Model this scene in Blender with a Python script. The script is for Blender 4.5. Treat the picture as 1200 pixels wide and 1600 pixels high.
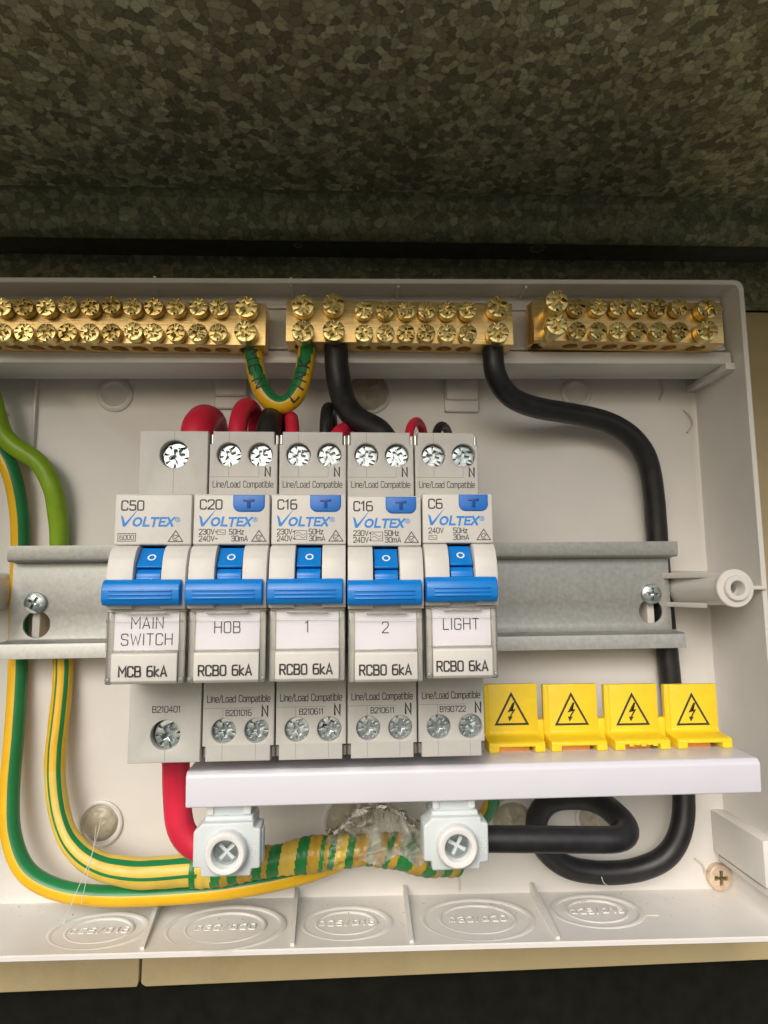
import bpy, bmesh, math, random
from mathutils import Vector, Matrix, noise
for o in list(bpy.data.objects): bpy.data.objects.remove(o)
SC = bpy.context.scene; COL = SC.collection
random.seed(7)
R = math.radians; PI = math.pi
MM = 0.001
# ------------------------------------------------------------------ camera
CP = Vector((53.7477, -164.4612, 0.3507))           # millimetres
CR = Vector((0.998331, -0.057317, -0.007113)); CU = Vector((0.000223, -0.119317, 0.992856)); CF = Vector((0.057756, 0.9912, 0.119105))
FPX = 988.355
cd = bpy.data.cameras.new('camera'); cam = bpy.data.objects.new('camera', cd); COL.objects.link(cam)
m3 = Matrix((CR, CU, -CF)).transposed()
cam.matrix_world = Matrix.Translation(CP*MM) @ m3.to_4x4()
cd.sensor_fit = 'VERTICAL'; cd.sensor_height = 24; cd.sensor_width = 18; cd.lens = 24*FPX/1600
cd.clip_start = 0.005; cd.clip_end = 50
SC.camera = cam
def P(px, py, Y):                                   # pixel of the 1200x1600 photograph at depth Y (mm) -> point in mm
    d = CR*((px-600)/FPX) - CU*((py-800)/FPX) + CF
    return CP + d*((Y-CP.y)/d.y)
# ------------------------------------------------------------------ world, sun, exposure
SUN_EL, SUN_AZ = R(33), R(-20)                       # azimuth from straight behind the camera towards its right
W = bpy.data.worlds.new('World'); SC.world = W; W.use_nodes = True
nt = W.node_tree; nt.nodes.clear()
out = nt.nodes.new('ShaderNodeOutputWorld'); bg = nt.nodes.new('ShaderNodeBackground'); bg2 = nt.nodes.new('ShaderNodeBackground')
sky = nt.nodes.new('ShaderNodeTexSky'); sky.sky_type = 'NISHITA'; sky.sun_disc = False
sky.sun_elevation = SUN_EL; sky.sun_rotation = PI - SUN_AZ; sky.dust_density = 4; sky.air_density = 1.0
bg.inputs['Strength'].default_value = 0.12
bg2.inputs['Color'].default_value = (0.40, 0.38, 0.335, 1); bg2.inputs['Strength'].default_value = 0.34   # sunlit ground below the horizon
tc = nt.nodes.new('ShaderNodeTexCoord'); sx = nt.nodes.new('ShaderNodeSeparateXYZ'); mr = nt.nodes.new('ShaderNodeMapRange'); mx = nt.nodes.new('ShaderNodeMixShader')
mr.inputs['From Min'].default_value = -0.04; mr.inputs['From Max'].default_value = 0.02
L = nt.links.new
L(sky.outputs[0], bg.inputs['Color']); L(tc.outputs['Generated'], sx.inputs[0]); L(sx.outputs['Z'], mr.inputs['Value'])
L(mr.outputs[0], mx.inputs[0]); L(bg2.outputs[0], mx.inputs[1]); L(bg.outputs[0], mx.inputs[2]); L(mx.outputs[0], out.inputs['Surface'])
sd = bpy.data.lights.new('sun', 'SUN'); sd.energy = 1.5; sd.angle = R(40); sd.color = (1, 0.98, 0.955)
so = bpy.data.objects.new('sun', sd); COL.objects.link(so)
sdir = Vector((math.sin(SUN_AZ)*math.cos(SUN_EL), -math.cos(SUN_AZ)*math.cos(SUN_EL), math.sin(SUN_EL)))
so.rotation_euler = sdir.to_track_quat('Z', 'Y').to_euler(); so.location = sdir*2
SC.view_settings.view_transform = 'Standard'; SC.view_settings.look = 'None'; SC.view_settings.gamma = 1
SC.view_settings.use_curve_mapping = False
SC.view_settings.exposure = 0.24
SC.render.engine = 'CYCLES'

# ------------------------------------------------------------------ materials
def lin(r, g, b):
    f = lambda c: ((c/255)/12.92 if c/255 <= 0.04045 else ((c/255+0.055)/1.055)**2.4)
    return (f(r), f(g), f(b))
def mat(name, c, rough=0.45, metal=0.0, var=0.06, vs=300, bump=0.0, bs=900, spec=0.5, stretch=None, sss=0, dirt=0, dirtc=None, rvar=0.0, coat=0):
    m = bpy.data.materials.new(name); m.use_nodes = True; n = m.node_tree; b = n.nodes['Principled BSDF']; k = n.links.new
    b.inputs['Roughness'].default_value = rough; b.inputs['Metallic'].default_value = metal
    b.inputs['Specular IOR Level'].default_value = spec
    if coat: b.inputs['Coat Weight'].default_value = coat; b.inputs['Coat Roughness'].default_value = 0.15
    if sss: b.inputs['Subsurface Weight'].default_value = sss; b.inputs['Subsurface Scale'].default_value = 0.002
    t = n.nodes.new('ShaderNodeTexCoord'); mp = n.nodes.new('ShaderNodeMapping'); k(t.outputs['Object'], mp.inputs[0])
    if stretch: mp.inputs['Scale'].default_value = stretch
    nz = n.nodes.new('ShaderNodeTexNoise'); nz.inputs['Scale'].default_value = vs; nz.inputs['Detail'].default_value = 5; nz.inputs['Roughness'].default_value = 0.6
    k(mp.outputs[0], nz.inputs['Vector'])
    rp = n.nodes.new('ShaderNodeMapRange'); rp.inputs['From Min'].default_value = 0.3; rp.inputs['From Max'].default_value = 0.7
    k(nz.outputs['Fac'], rp.inputs['Value'])
    mix = n.nodes.new('ShaderNodeMix'); mix.data_type = 'RGBA'
    mix.inputs['A'].default_value = (*[max(0, v*(1-var)) for v in c], 1); mix.inputs['B'].default_value = (*[min(1, v*(1+var)) for v in c], 1)
    k(rp.outputs[0], mix.inputs['Factor']); last = mix.outputs['Result']
    if dirt:
        n2 = n.nodes.new('ShaderNodeTexNoise'); n2.inputs['Scale'].default_value = vs*0.13; n2.inputs['Detail'].default_value = 8; n2.inputs['Roughness'].default_value = 0.75
        k(t.outputs['Object'], n2.inputs['Vector'])
        r2 = n.nodes.new('ShaderNodeMapRange'); r2.inputs['From Min'].default_value = 0.55; r2.inputs['From Max'].default_value = 0.8; r2.inputs['To Max'].default_value = dirt
        k(n2.outputs['Fac'], r2.inputs['Value'])
        m2 = n.nodes.new('ShaderNodeMix'); m2.data_type = 'RGBA'; m2.inputs['B'].default_value = (*(dirtc or (0.2, 0.15, 0.09)), 1)
        k(r2.outputs[0], m2.inputs['Factor']); k(last, m2.inputs['A']); last = m2.outputs['Result']
    k(last, b.inputs['Base Color'])
    if rvar:
        r3 = n.nodes.new('ShaderNodeMapRange'); r3.inputs['To Min'].default_value = rough-rvar; r3.inputs['To Max'].default_value = rough+rvar
        k(nz.outputs['Fac'], r3.inputs['Value']); k(r3.outputs[0], b.inputs['Roughness'])
    if bump:
        bn = n.nodes.new('ShaderNodeTexNoise'); bn.inputs['Scale'].default_value = bs; bn.inputs['Detail'].default_value = 3
        k(mp.outputs[0], bn.inputs['Vector']); bp = n.nodes.new('ShaderNodeBump'); bp.inputs['Strength'].default_value = bump; bp.inputs['Distance'].default_value = 0.0003
        k(bn.outputs['Fac'], bp.inputs['Height']); k(bp.outputs[0], b.inputs['Normal'])
    return m
def film(name, col, trans, rough=0.1, milk=(0.8, 0.78, 0.7), gloss=1.0, bump=0, bs=300, patch=0):
    m = bpy.data.materials.new(name); m.use_nodes = True; n = m.node_tree; k = n.links.new; n.nodes.clear()
    o = n.nodes.new('ShaderNodeOutputMaterial'); tr = n.nodes.new('ShaderNodeBsdfTransparent'); tr.inputs[0].default_value = (*col, 1)
    df = n.nodes.new('ShaderNodeBsdfDiffuse'); df.inputs[0].default_value = (*milk, 1); tl = n.nodes.new('ShaderNodeBsdfTranslucent'); tl.inputs[0].default_value = (*milk, 1)
    gl = n.nodes.new('ShaderNodeBsdfGlossy'); gl.inputs['Roughness'].default_value = rough
    a = n.nodes.new('ShaderNodeMixShader'); a.inputs[0].default_value = 0.4; k(df.outputs[0], a.inputs[1]); k(tl.outputs[0], a.inputs[2])
    b = n.nodes.new('ShaderNodeMixShader'); b.inputs[0].default_value = trans; k(a.outputs[0], b.inputs[1]); k(tr.outputs[0], b.inputs[2])
    if patch:
        t = n.nodes.new('ShaderNodeTexCoord'); pn = n.nodes.new('ShaderNodeTexNoise'); pn.inputs['Scale'].default_value = patch; pn.inputs['Detail'].default_value = 6; pn.inputs['Distortion'].default_value = 0.8
        k(t.outputs['Object'], pn.inputs['Vector']); pr = n.nodes.new('ShaderNodeMapRange'); pr.inputs['From Min'].default_value = 0.4; pr.inputs['From Max'].default_value = 0.58
        pr.inputs['To Min'].default_value = 0.97; pr.inputs['To Max'].default_value = trans; k(pn.outputs['Fac'], pr.inputs['Value']); k(pr.outputs[0], b.inputs[0])
    fr = n.nodes.new('ShaderNodeFresnel'); fr.inputs[0].default_value = 1.35*gloss
    c = n.nodes.new('ShaderNodeMixShader'); k(fr.outputs[0], c.inputs[0]); k(b.outputs[0], c.inputs[1]); k(gl.outputs[0], c.inputs[2]); k(c.outputs[0], o.inputs[0])
    if bump:
        t = n.nodes.new('ShaderNodeTexCoord'); bn = n.nodes.new('ShaderNodeTexNoise'); bn.inputs['Scale'].default_value = bs; bn.inputs['Detail'].default_value = 4
        k(t.outputs['Object'], bn.inputs['Vector']); bp = n.nodes.new('ShaderNodeBump'); bp.inputs['Strength'].default_value = bump; bp.inputs['Distance'].default_value = 0.001
        k(bn.outputs['Fac'], bp.inputs['Height'])
        for x in (gl, df): k(bp.outputs[0], x.inputs['Normal'])
        k(bp.outputs[0], fr.inputs['Normal'])
    return m
def spangle(name, c0, c1, scale=300, rough=0.5, bump=0.15, rust=0.0, metal=0.75):
    m = bpy.data.materials.new(name); m.use_nodes = True; n = m.node_tree; b = n.nodes['Principled BSDF']; k = n.links.new
    t = n.nodes.new('ShaderNodeTexCoord')
    wz = n.nodes.new('ShaderNodeTexNoise'); wz.inputs['Scale'].default_value = scale*1.5; wz.inputs['Detail'].default_value = 2; k(t.outputs['Object'], wz.inputs['Vector'])
    wa = n.nodes.new('ShaderNodeMix'); wa.data_type = 'RGBA'; wa.blend_type = 'LINEAR_LIGHT'; wa.inputs['Factor'].default_value = 0.0010
    k(t.outputs['Object'], wa.inputs['A']); k(wz.outputs['Color'], wa.inputs['B'])
    v = n.nodes.new('ShaderNodeTexVoronoi'); v.inputs['Scale'].default_value = scale; v.inputs['Randomness'].default_value = 1;  k(wa.outputs['Result'], v.inputs['Vector'])
    s = n.nodes.new('ShaderNodeSeparateColor'); k(v.outputs['Color'], s.inputs[0])
    pw = n.nodes.new('ShaderNodeMath'); pw.operation = 'POWER'; pw.inputs[1].default_value = 1.3; k(s.outputs[0], pw.inputs[0])
    mix = n.nodes.new('ShaderNodeMix'); mix.data_type = 'RGBA'; mix.inputs['A'].default_value = (*c0, 1); mix.inputs['B'].default_value = (*c1, 1); k(pw.outputs[0], mix.inputs['Factor'])
    ve = n.nodes.new('ShaderNodeTexVoronoi'); ve.feature = 'DISTANCE_TO_EDGE'; ve.inputs['Scale'].default_value = scale; k(wa.outputs['Result'], ve.inputs['Vector'])
    er = n.nodes.new('ShaderNodeMapRange'); er.interpolation_type = 'SMOOTHSTEP'; er.inputs['From Max'].default_value = 0.16; er.inputs['To Min'].default_value = 0.72; k(ve.outputs['Distance'], er.inputs['Value'])
    em = n.nodes.new('ShaderNodeMix'); em.data_type = 'RGBA'; em.blend_type = 'MULTIPLY'; em.inputs['Factor'].default_value = 1; k(mix.outputs['Result'], em.inputs['A']); k(er.outputs[0], em.inputs['B']); mix = em
    nz = n.nodes.new('ShaderNodeTexNoise'); nz.inputs['Scale'].default_value = 1400; nz.inputs['Detail'].default_value = 6; nz.inputs['Roughness'].default_value = 0.7; k(t.outputs['Object'], nz.inputs['Vector'])
    ml = n.nodes.new('ShaderNodeMix'); ml.data_type = 'RGBA'; ml.blend_type = 'OVERLAY'; ml.inputs['Factor'].default_value = 0.35
    k(mix.outputs['Result'], ml.inputs['A']); k(nz.outputs['Fac'], ml.inputs['B']); last = ml.outputs['Result']
    if rust:
        rz = n.nodes.new('ShaderNodeTexNoise'); rz.inputs['Scale'].default_value = 16; rz.inputs['Detail'].default_value = 9; rz.inputs['Roughness'].default_value = 0.78; k(t.outputs['Object'], rz.inputs['Vector'])
        r2 = n.nodes.new('ShaderNodeMapRange'); r2.inputs['From Min'].default_value = 0.5; r2.inputs['From Max'].default_value = 0.72; r2.inputs['To Max'].default_value = rust; k(rz.outputs['Fac'], r2.inputs['Value'])
        m2 = n.nodes.new('ShaderNodeMix'); m2.data_type = 'RGBA'; m2.inputs['B'].default_value = (0.11, 0.06, 0.025, 1); k(r2.outputs[0], m2.inputs['Factor']); k(last, m2.inputs['A']); last = m2.outputs['Result']
    k(last, b.inputs['Base Color']); b.inputs['Metallic'].default_value = metal
    rr = n.nodes.new('ShaderNodeMapRange'); rr.inputs['To Min'].default_value = rough-0.13; rr.inputs['To Max'].default_value = rough+0.13; k(s.outputs[1], rr.inputs['Value']); k(rr.outputs[0], b.inputs['Roughness'])
    bp = n.nodes.new('ShaderNodeBump'); bp.inputs['Strength'].default_value = bump; bp.inputs['Distance'].default_value = 0.0006; k(s.outputs[2], bp.inputs['Height']); k(bp.outputs[0], b.inputs['Normal'])
    return m
M = {}
M['box'] = mat('white_enclosure_plastic', (0.70, 0.685, 0.655), 0.26, var=0.03, vs=60, bump=0.05, bs=350, dirt=0.16, dirtc=(0.40, 0.34, 0.25))
M['shell'] = mat('breaker_grey_plastic', (0.50, 0.495, 0.465), 0.5, var=0.03, vs=500, bump=0.06, bs=2500)
M['nose'] = mat('breaker_white_plastic', (0.63, 0.62, 0.585), 0.45, var=0.03, vs=400, bump=0.05, bs=2500, dirt=0.08, dirtc=(0.4, 0.35, 0.28))
M['seam'] = mat('seam_shadow_grey', (0.24, 0.235, 0.22), 0.7)
M['ink'] = mat('dark_print_ink', (0.035, 0.034, 0.036), 0.55)
M['thinink'] = mat('grey_print_ink', (0.075, 0.072, 0.075), 0.55)
M['brand'] = mat('blue_print_ink', lin(32, 132, 214), 0.5)
M['blue'] = mat('blue_lever_plastic', (0.003, 0.195, 0.62), 0.33, var=0.05, vs=200, bump=0.02)
M['bluedark'] = mat('blue_button_plastic', (0.010, 0.155, 0.56), 0.4, var=0.05)
M['bluelet'] = mat('raised_blue_plastic', (0.01, 0.08, 0.34), 0.4)
M['whiteink'] = mat('white_print_ink', (0.8, 0.85, 0.9), 0.5)
M['card'] = mat('white_paper_card', (0.74, 0.73, 0.79), 0.7, var=0.015)
M['clear'] = film('clear_window_plastic', (0.995, 0.995, 0.99), 1.0, 0.06, gloss=.93)
M['clearedge'] = film('clear_edge_plastic', (0.98, 0.98, 0.96), 0.74, 0.12, milk=(0.82, 0.81, 0.77), gloss=1.08)
M['zinc'] = mat('zinc_plated_steel', (0.45, 0.51, 0.525), 0.36, 1, var=0.12, vs=600, rvar=0.08)
M['steel'] = mat('bright_pin_steel', (0.6, 0.59, 0.56), 0.3, 1)
M['rail'] = mat('galvanised_rail_steel', (0.45, 0.465, 0.45), 0.53, 0.7, var=0.13, vs=700, bump=0.05, bs=1500, rvar=0.1, dirt=0.15, dirtc=(0.3, 0.29, 0.26))
M['brass'] = mat('brushed_brass', (0.84, 0.61, 0.27), 0.36, 1, var=0.16, vs=500, bump=0.10, bs=1200, stretch=(0.12, 1, 3.2), rvar=0.08)
M['brass_screw'] = mat('bright_brass', (0.86, 0.70, 0.30), 0.3, 1, var=0.10, vs=500)
M['brass_old'] = mat('tarnished_brass', (0.66, 0.50, 0.19), 0.34, 1, var=0.3, vs=700)
M['goldscrew'] = mat('yellow_passivated_steel', (0.74, 0.60, 0.46), 0.36, 0.6, var=0.2, vs=400)
M['zincdark'] = mat('zinc_recess_shade', (0.20, 0.27, 0.285), 0.38, 0.9, var=0.2, vs=600)  # zinc darkened to paint the shade on recess floors
M['brassdark'] = mat('brass_recess_shade', (0.55, 0.42, 0.14), 0.4, 1, var=0.2, vs=600)  # deeper brass tone, shade of the recess put into the colour
M['golddark'] = mat('olive_recess_shade', (0.16, 0.15, 0.05), 0.4, 0.8)  # dark olive copy of the gold metal, painted shade in the cross
M['yellow'] = mat('yellow_cap_plastic', (0.88, 0.63, 0.02), 0.42, var=0.05, vs=200, bump=0.03, dirt=0.12, dirtc=(0.55, 0.33, 0.02))
M['orange'] = mat('copper_tooth', (0.85, 0.36, 0.08), 0.35, 0.5)
M['pvc'] = mat('white_pvc', (0.70, 0.70, 0.775), 0.3, var=0.02, vs=60, bump=0.03, bs=300, dirt=0.12, dirtc=(0.45, 0.44, 0.45))
M['nylon'] = mat('pale_nylon', (0.60, 0.655, 0.665), 0.38, var=0.02, vs=100, sss=0.15)
M['nylonw'] = mat('white_nylon', (0.72, 0.735, 0.725), 0.35, var=0.02, sss=0.15)
M['black'] = mat('black_cable_sheath', (0.0135, 0.0135, 0.015), 0.4, var=0.4, vs=250, bump=0.14, bs=500, rvar=0.12, dirt=0.22, dirtc=(0.10, 0.095, 0.085))
M['red'] = mat('red_cable_sheath', (0.64, 0.02, 0.055), 0.38, var=0.12, vs=120, bump=0.05, bs=500)
M['gy_y'] = mat('yellow_cable_sheath', (0.78, 0.46, 0.008), 0.33, var=0.07, vs=120, bump=0.04, bs=500)
M['gy_g'] = mat('green_cable_sheath', (0.012, 0.20, 0.06), 0.33, var=0.12, vs=120, bump=0.04, bs=500)
M['gy_lime'] = mat('lime_cable_sheath', (0.23, 0.41, 0.014), 0.36, var=0.12, vs=120, bump=0.05, bs=500)
M['tape_y'] = mat('yellow_tape', (0.70, 0.50, 0.07), 0.38, var=0.12, vs=150, bump=0.12, bs=350)
M['tape_o'] = mat('ochre_tape', (0.46, 0.29, 0.03), 0.38, var=0.15, vs=150, bump=0.12, bs=350)
M['tape_g'] = mat('green_tape', (0.015, 0.20, 0.045), 0.38, var=0.12, vs=150, bump=0.12, bs=350)
M['copper'] = mat('copper_strands', (0.55, 0.2, 0.08), 0.35, 1, var=0.3)
M['silicone'] = film('milky_silicone', (0.93, 0.9, 0.8), 0.6, 0.12, milk=(0.7, 0.67, 0.56), gloss=1.05, bump=0.4, bs=250)
M['film'] = film('crumpled_clear_film', (0.98, 0.975, 0.95), 0.3, 0.14, milk=(0.88, 0.87, 0.81), gloss=1.0, bump=0.2, bs=120, patch=90)
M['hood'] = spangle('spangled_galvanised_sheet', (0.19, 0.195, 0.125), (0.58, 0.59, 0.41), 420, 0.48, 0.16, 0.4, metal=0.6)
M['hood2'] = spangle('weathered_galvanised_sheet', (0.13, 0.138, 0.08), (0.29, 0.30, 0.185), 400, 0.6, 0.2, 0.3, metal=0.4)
M['ledge'] = mat('ledge_shade_tone', (0.06, 0.062, 0.042), 0.7, 0.2, var=0.3, vs=200, dirt=0.4, dirtc=(0.05, 0.025, 0.012))  # shade of the underside put into the dark base, plus brown dirt
M['board'] = mat('beige_painted_board', (0.47, 0.385, 0.215), 0.55, var=0.06, vs=60, bump=0.06, bs=300, dirt=0.6, dirtc=(0.22, 0.17, 0.09))
M['boardedge'] = mat('board_edge', (0.30, 0.25, 0.15), 0.7, var=0.2, vs=200)
M['dark'] = mat('dark_void_tone', (0.0085, 0.009, 0.006), 0.9, var=0.3, vs=150, bump=0.1, bs=400, dirt=0.10, dirtc=(0.06, 0.06, 0.045), spec=0.12)  # darkness of the void below the boards as a near-black specked colour
M['rust'] = mat('rusty_hole_edge', (0.10, 0.055, 0.03), 0.8, var=0.4, vs=400)
M['hole'] = mat('cavity_shade_tone', (0.02, 0.018, 0.015), 0.8)  # shade inside the breaker screw holes, as a colour

# ------------------------------------------------------------------ mesh builder
class MB:
    def __init__(s): s.v = []; s.f = []; s.m = []; s.mats = []
    def mi(s, name):
        if name not in s.mats: s.mats.append(name)
        return s.mats.index(name)
    def add(s, vs, fs, name):
        b = len(s.v); s.v += [Vector(v) for v in vs]; i = s.mi(name)
        for f in fs: s.f.append([b+k for k in f]); s.m.append(i)
    def addbm(s, bm, name):
        bm.verts.index_update(); s.add([v.co.copy() for v in bm.verts], [[v.index for v in f.verts] for f in bm.faces], name); bm.free()
    def addme(s, me, name, mtx=None):
        s.add([(mtx @ v.co if mtx else v.co.copy()) for v in me.vertices], [list(p.vertices) for p in me.polygons], name)
    def xf(s, fn, start=0):
        for i in range(start, len(s.v)): s.v[i] = Vector(fn(s.v[i]))
    def mesh(s, name, angle=35):
        me = bpy.data.meshes.new(name); me.from_pydata([v*MM for v in s.v], [], s.f)
        for n in s.mats: me.materials.append(M[n])
        me.polygons.foreach_set('material_index', s.m); me.polygons.foreach_set('use_smooth', [True]*len(s.f))
        me.update(); me.set_sharp_from_angle(angle=R(angle)); return me
    def obj(s, name, parent=None, loc=None, angle=35):
        o = bpy.data.objects.new(name, s.mesh(name, angle)); COL.objects.link(o)
        if parent: o.parent = parent
        if loc is not None: o.location = Vector(loc)*MM
        return o
def tag(o, label, cat, group=None):
    o['label'] = label; o['category'] = cat
    if group: o['group'] = group
    return o
def thing(name, loc, label, cat, group=None):
    o = bpy.data.objects.new(name, None); o.empty_display_size = 0.005; COL.objects.link(o); o.location = Vector(loc)*MM
    return tag(o, label, cat, group)
def box(mb, x0, x1, y0, y1, z0, z1, name, bev=0.0, seg=2):
    bm = bmesh.new(); r = bmesh.ops.create_cube(bm, size=1)
    for v in bm.verts: v.co = Vector(((x0+x1)/2+v.co.x*(x1-x0), (y0+y1)/2+v.co.y*(y1-y0), (z0+z1)/2+v.co.z*(z1-z0)))
    if bev: bmesh.ops.bevel(bm, geom=bm.edges[:], offset=bev, segments=seg, affect='EDGES', profile=0.5)
    mb.addbm(bm, name)
def prism(mb, prof, x0, x1, name, bev=0.0, seg=2, axis='x'):
    # profile (y, z) along x ; axis 'y' -> profile (x, z) along y ; axis 'z' -> profile (x, y) along z
    mk = {'x': lambda a, b, t: (t, a, b), 'y': lambda a, b, t: (a, t, b), 'z': lambda a, b, t: (a, b, t)}[axis]
    bm = bmesh.new(); n = len(prof)
    A = [bm.verts.new(mk(a, b, x0)) for a, b in prof]; B = [bm.verts.new(mk(a, b, x1)) for a, b in prof]
    bm.faces.new(A); bm.faces.new(B[::-1])
    for i in range(n): bm.faces.new((A[i], B[i], B[(i+1) % n], A[(i+1) % n]))
    bmesh.ops.recalc_face_normals(bm, faces=bm.faces)
    if bev: bmesh.ops.bevel(bm, geom=bm.edges[:], offset=bev, segments=seg, affect='EDGES', profile=0.5, clamp_overlap=True)
    mb.addbm(bm, name)
def hexa(mb, c, name):                               # 8 corners: front 4 (loop), back 4 (same order)
    bm = bmesh.new(); v = [bm.verts.new(p) for p in c]
    for f in ((0, 1, 2, 3), (7, 6, 5, 4), (0, 4, 5, 1), (1, 5, 6, 2), (2, 6, 7, 3), (3, 7, 4, 0)): bm.faces.new([v[i] for i in f])
    bmesh.ops.recalc_face_normals(bm, faces=bm.faces); mb.addbm(bm, name)
def circ(cx, cy, r, n=32, a0=0): return [(cx+r*math.cos(a0+2*PI*i/n), cy+r*math.sin(a0+2*PI*i/n)) for i in range(n)]
def lathe(mb, prof, c, name, n=32, axis=(0, -1, 0)):  # prof: (radius, height along axis)
    ax = Vector(axis).normalized(); u = ax.orthogonal().normalized(); w = ax.cross(u); c = Vector(c)
    vs = []; fs = []
    for r, h in prof:
        for i in range(n): a = 2*PI*i/n; vs.append(c+ax*h+(u*math.cos(a)+w*math.sin(a))*r)
    for j in range(len(prof)-1):
        for i in range(n): fs.append((j*n+i, j*n+(i+1) % n, (j+1)*n+(i+1) % n, (j+1)*n+i))
    if prof[0][0] > 1e-6: fs.append(tuple(range(n))[::-1])
    if prof[-1][0] > 1e-6: fs.append(tuple((len(prof)-1)*n+i for i in range(n)))
    mb.add(vs, fs, name)
def plate(mb, outer, holes, t0, t1, name, bev=0.0, axis='y'):
    # filled outline with real holes, from t0 to t1 along the axis
    cu = bpy.data.curves.new('tmp', 'CURVE'); cu.dimensions = '2D'; cu.fill_mode = 'BOTH'
    cu.extrude = max((t1-t0)/2-bev, 0.0); cu.bevel_depth = bev; cu.bevel_resolution = 2; cu.offset = -bev
    for lp in [outer]+holes:
        sp = cu.splines.new('POLY'); sp.points.add(len(lp)-1); sp.use_cyclic_u = True
        for p, (a, b) in zip(sp.points, lp): p.co = (a, b, 0, 1)
    ob = bpy.data.objects.new('tmp', cu); me = bpy.data.meshes.new_from_object(ob)
    bm = bmesh.new(); bm.from_mesh(me); bmesh.ops.remove_doubles(bm, verts=bm.verts, dist=1e-4); c = (t0+t1)/2
    for v in bm.verts:
        x, y, z = v.co
        v.co = (x, c+z, y) if axis == 'y' else (x, y, c+z)
    bmesh.ops.recalc_face_normals(bm, faces=bm.faces)
    mb.addbm(bm, name); bpy.data.objects.remove(ob); bpy.data.meshes.remove(me); bpy.data.curves.remove(cu)

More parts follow.
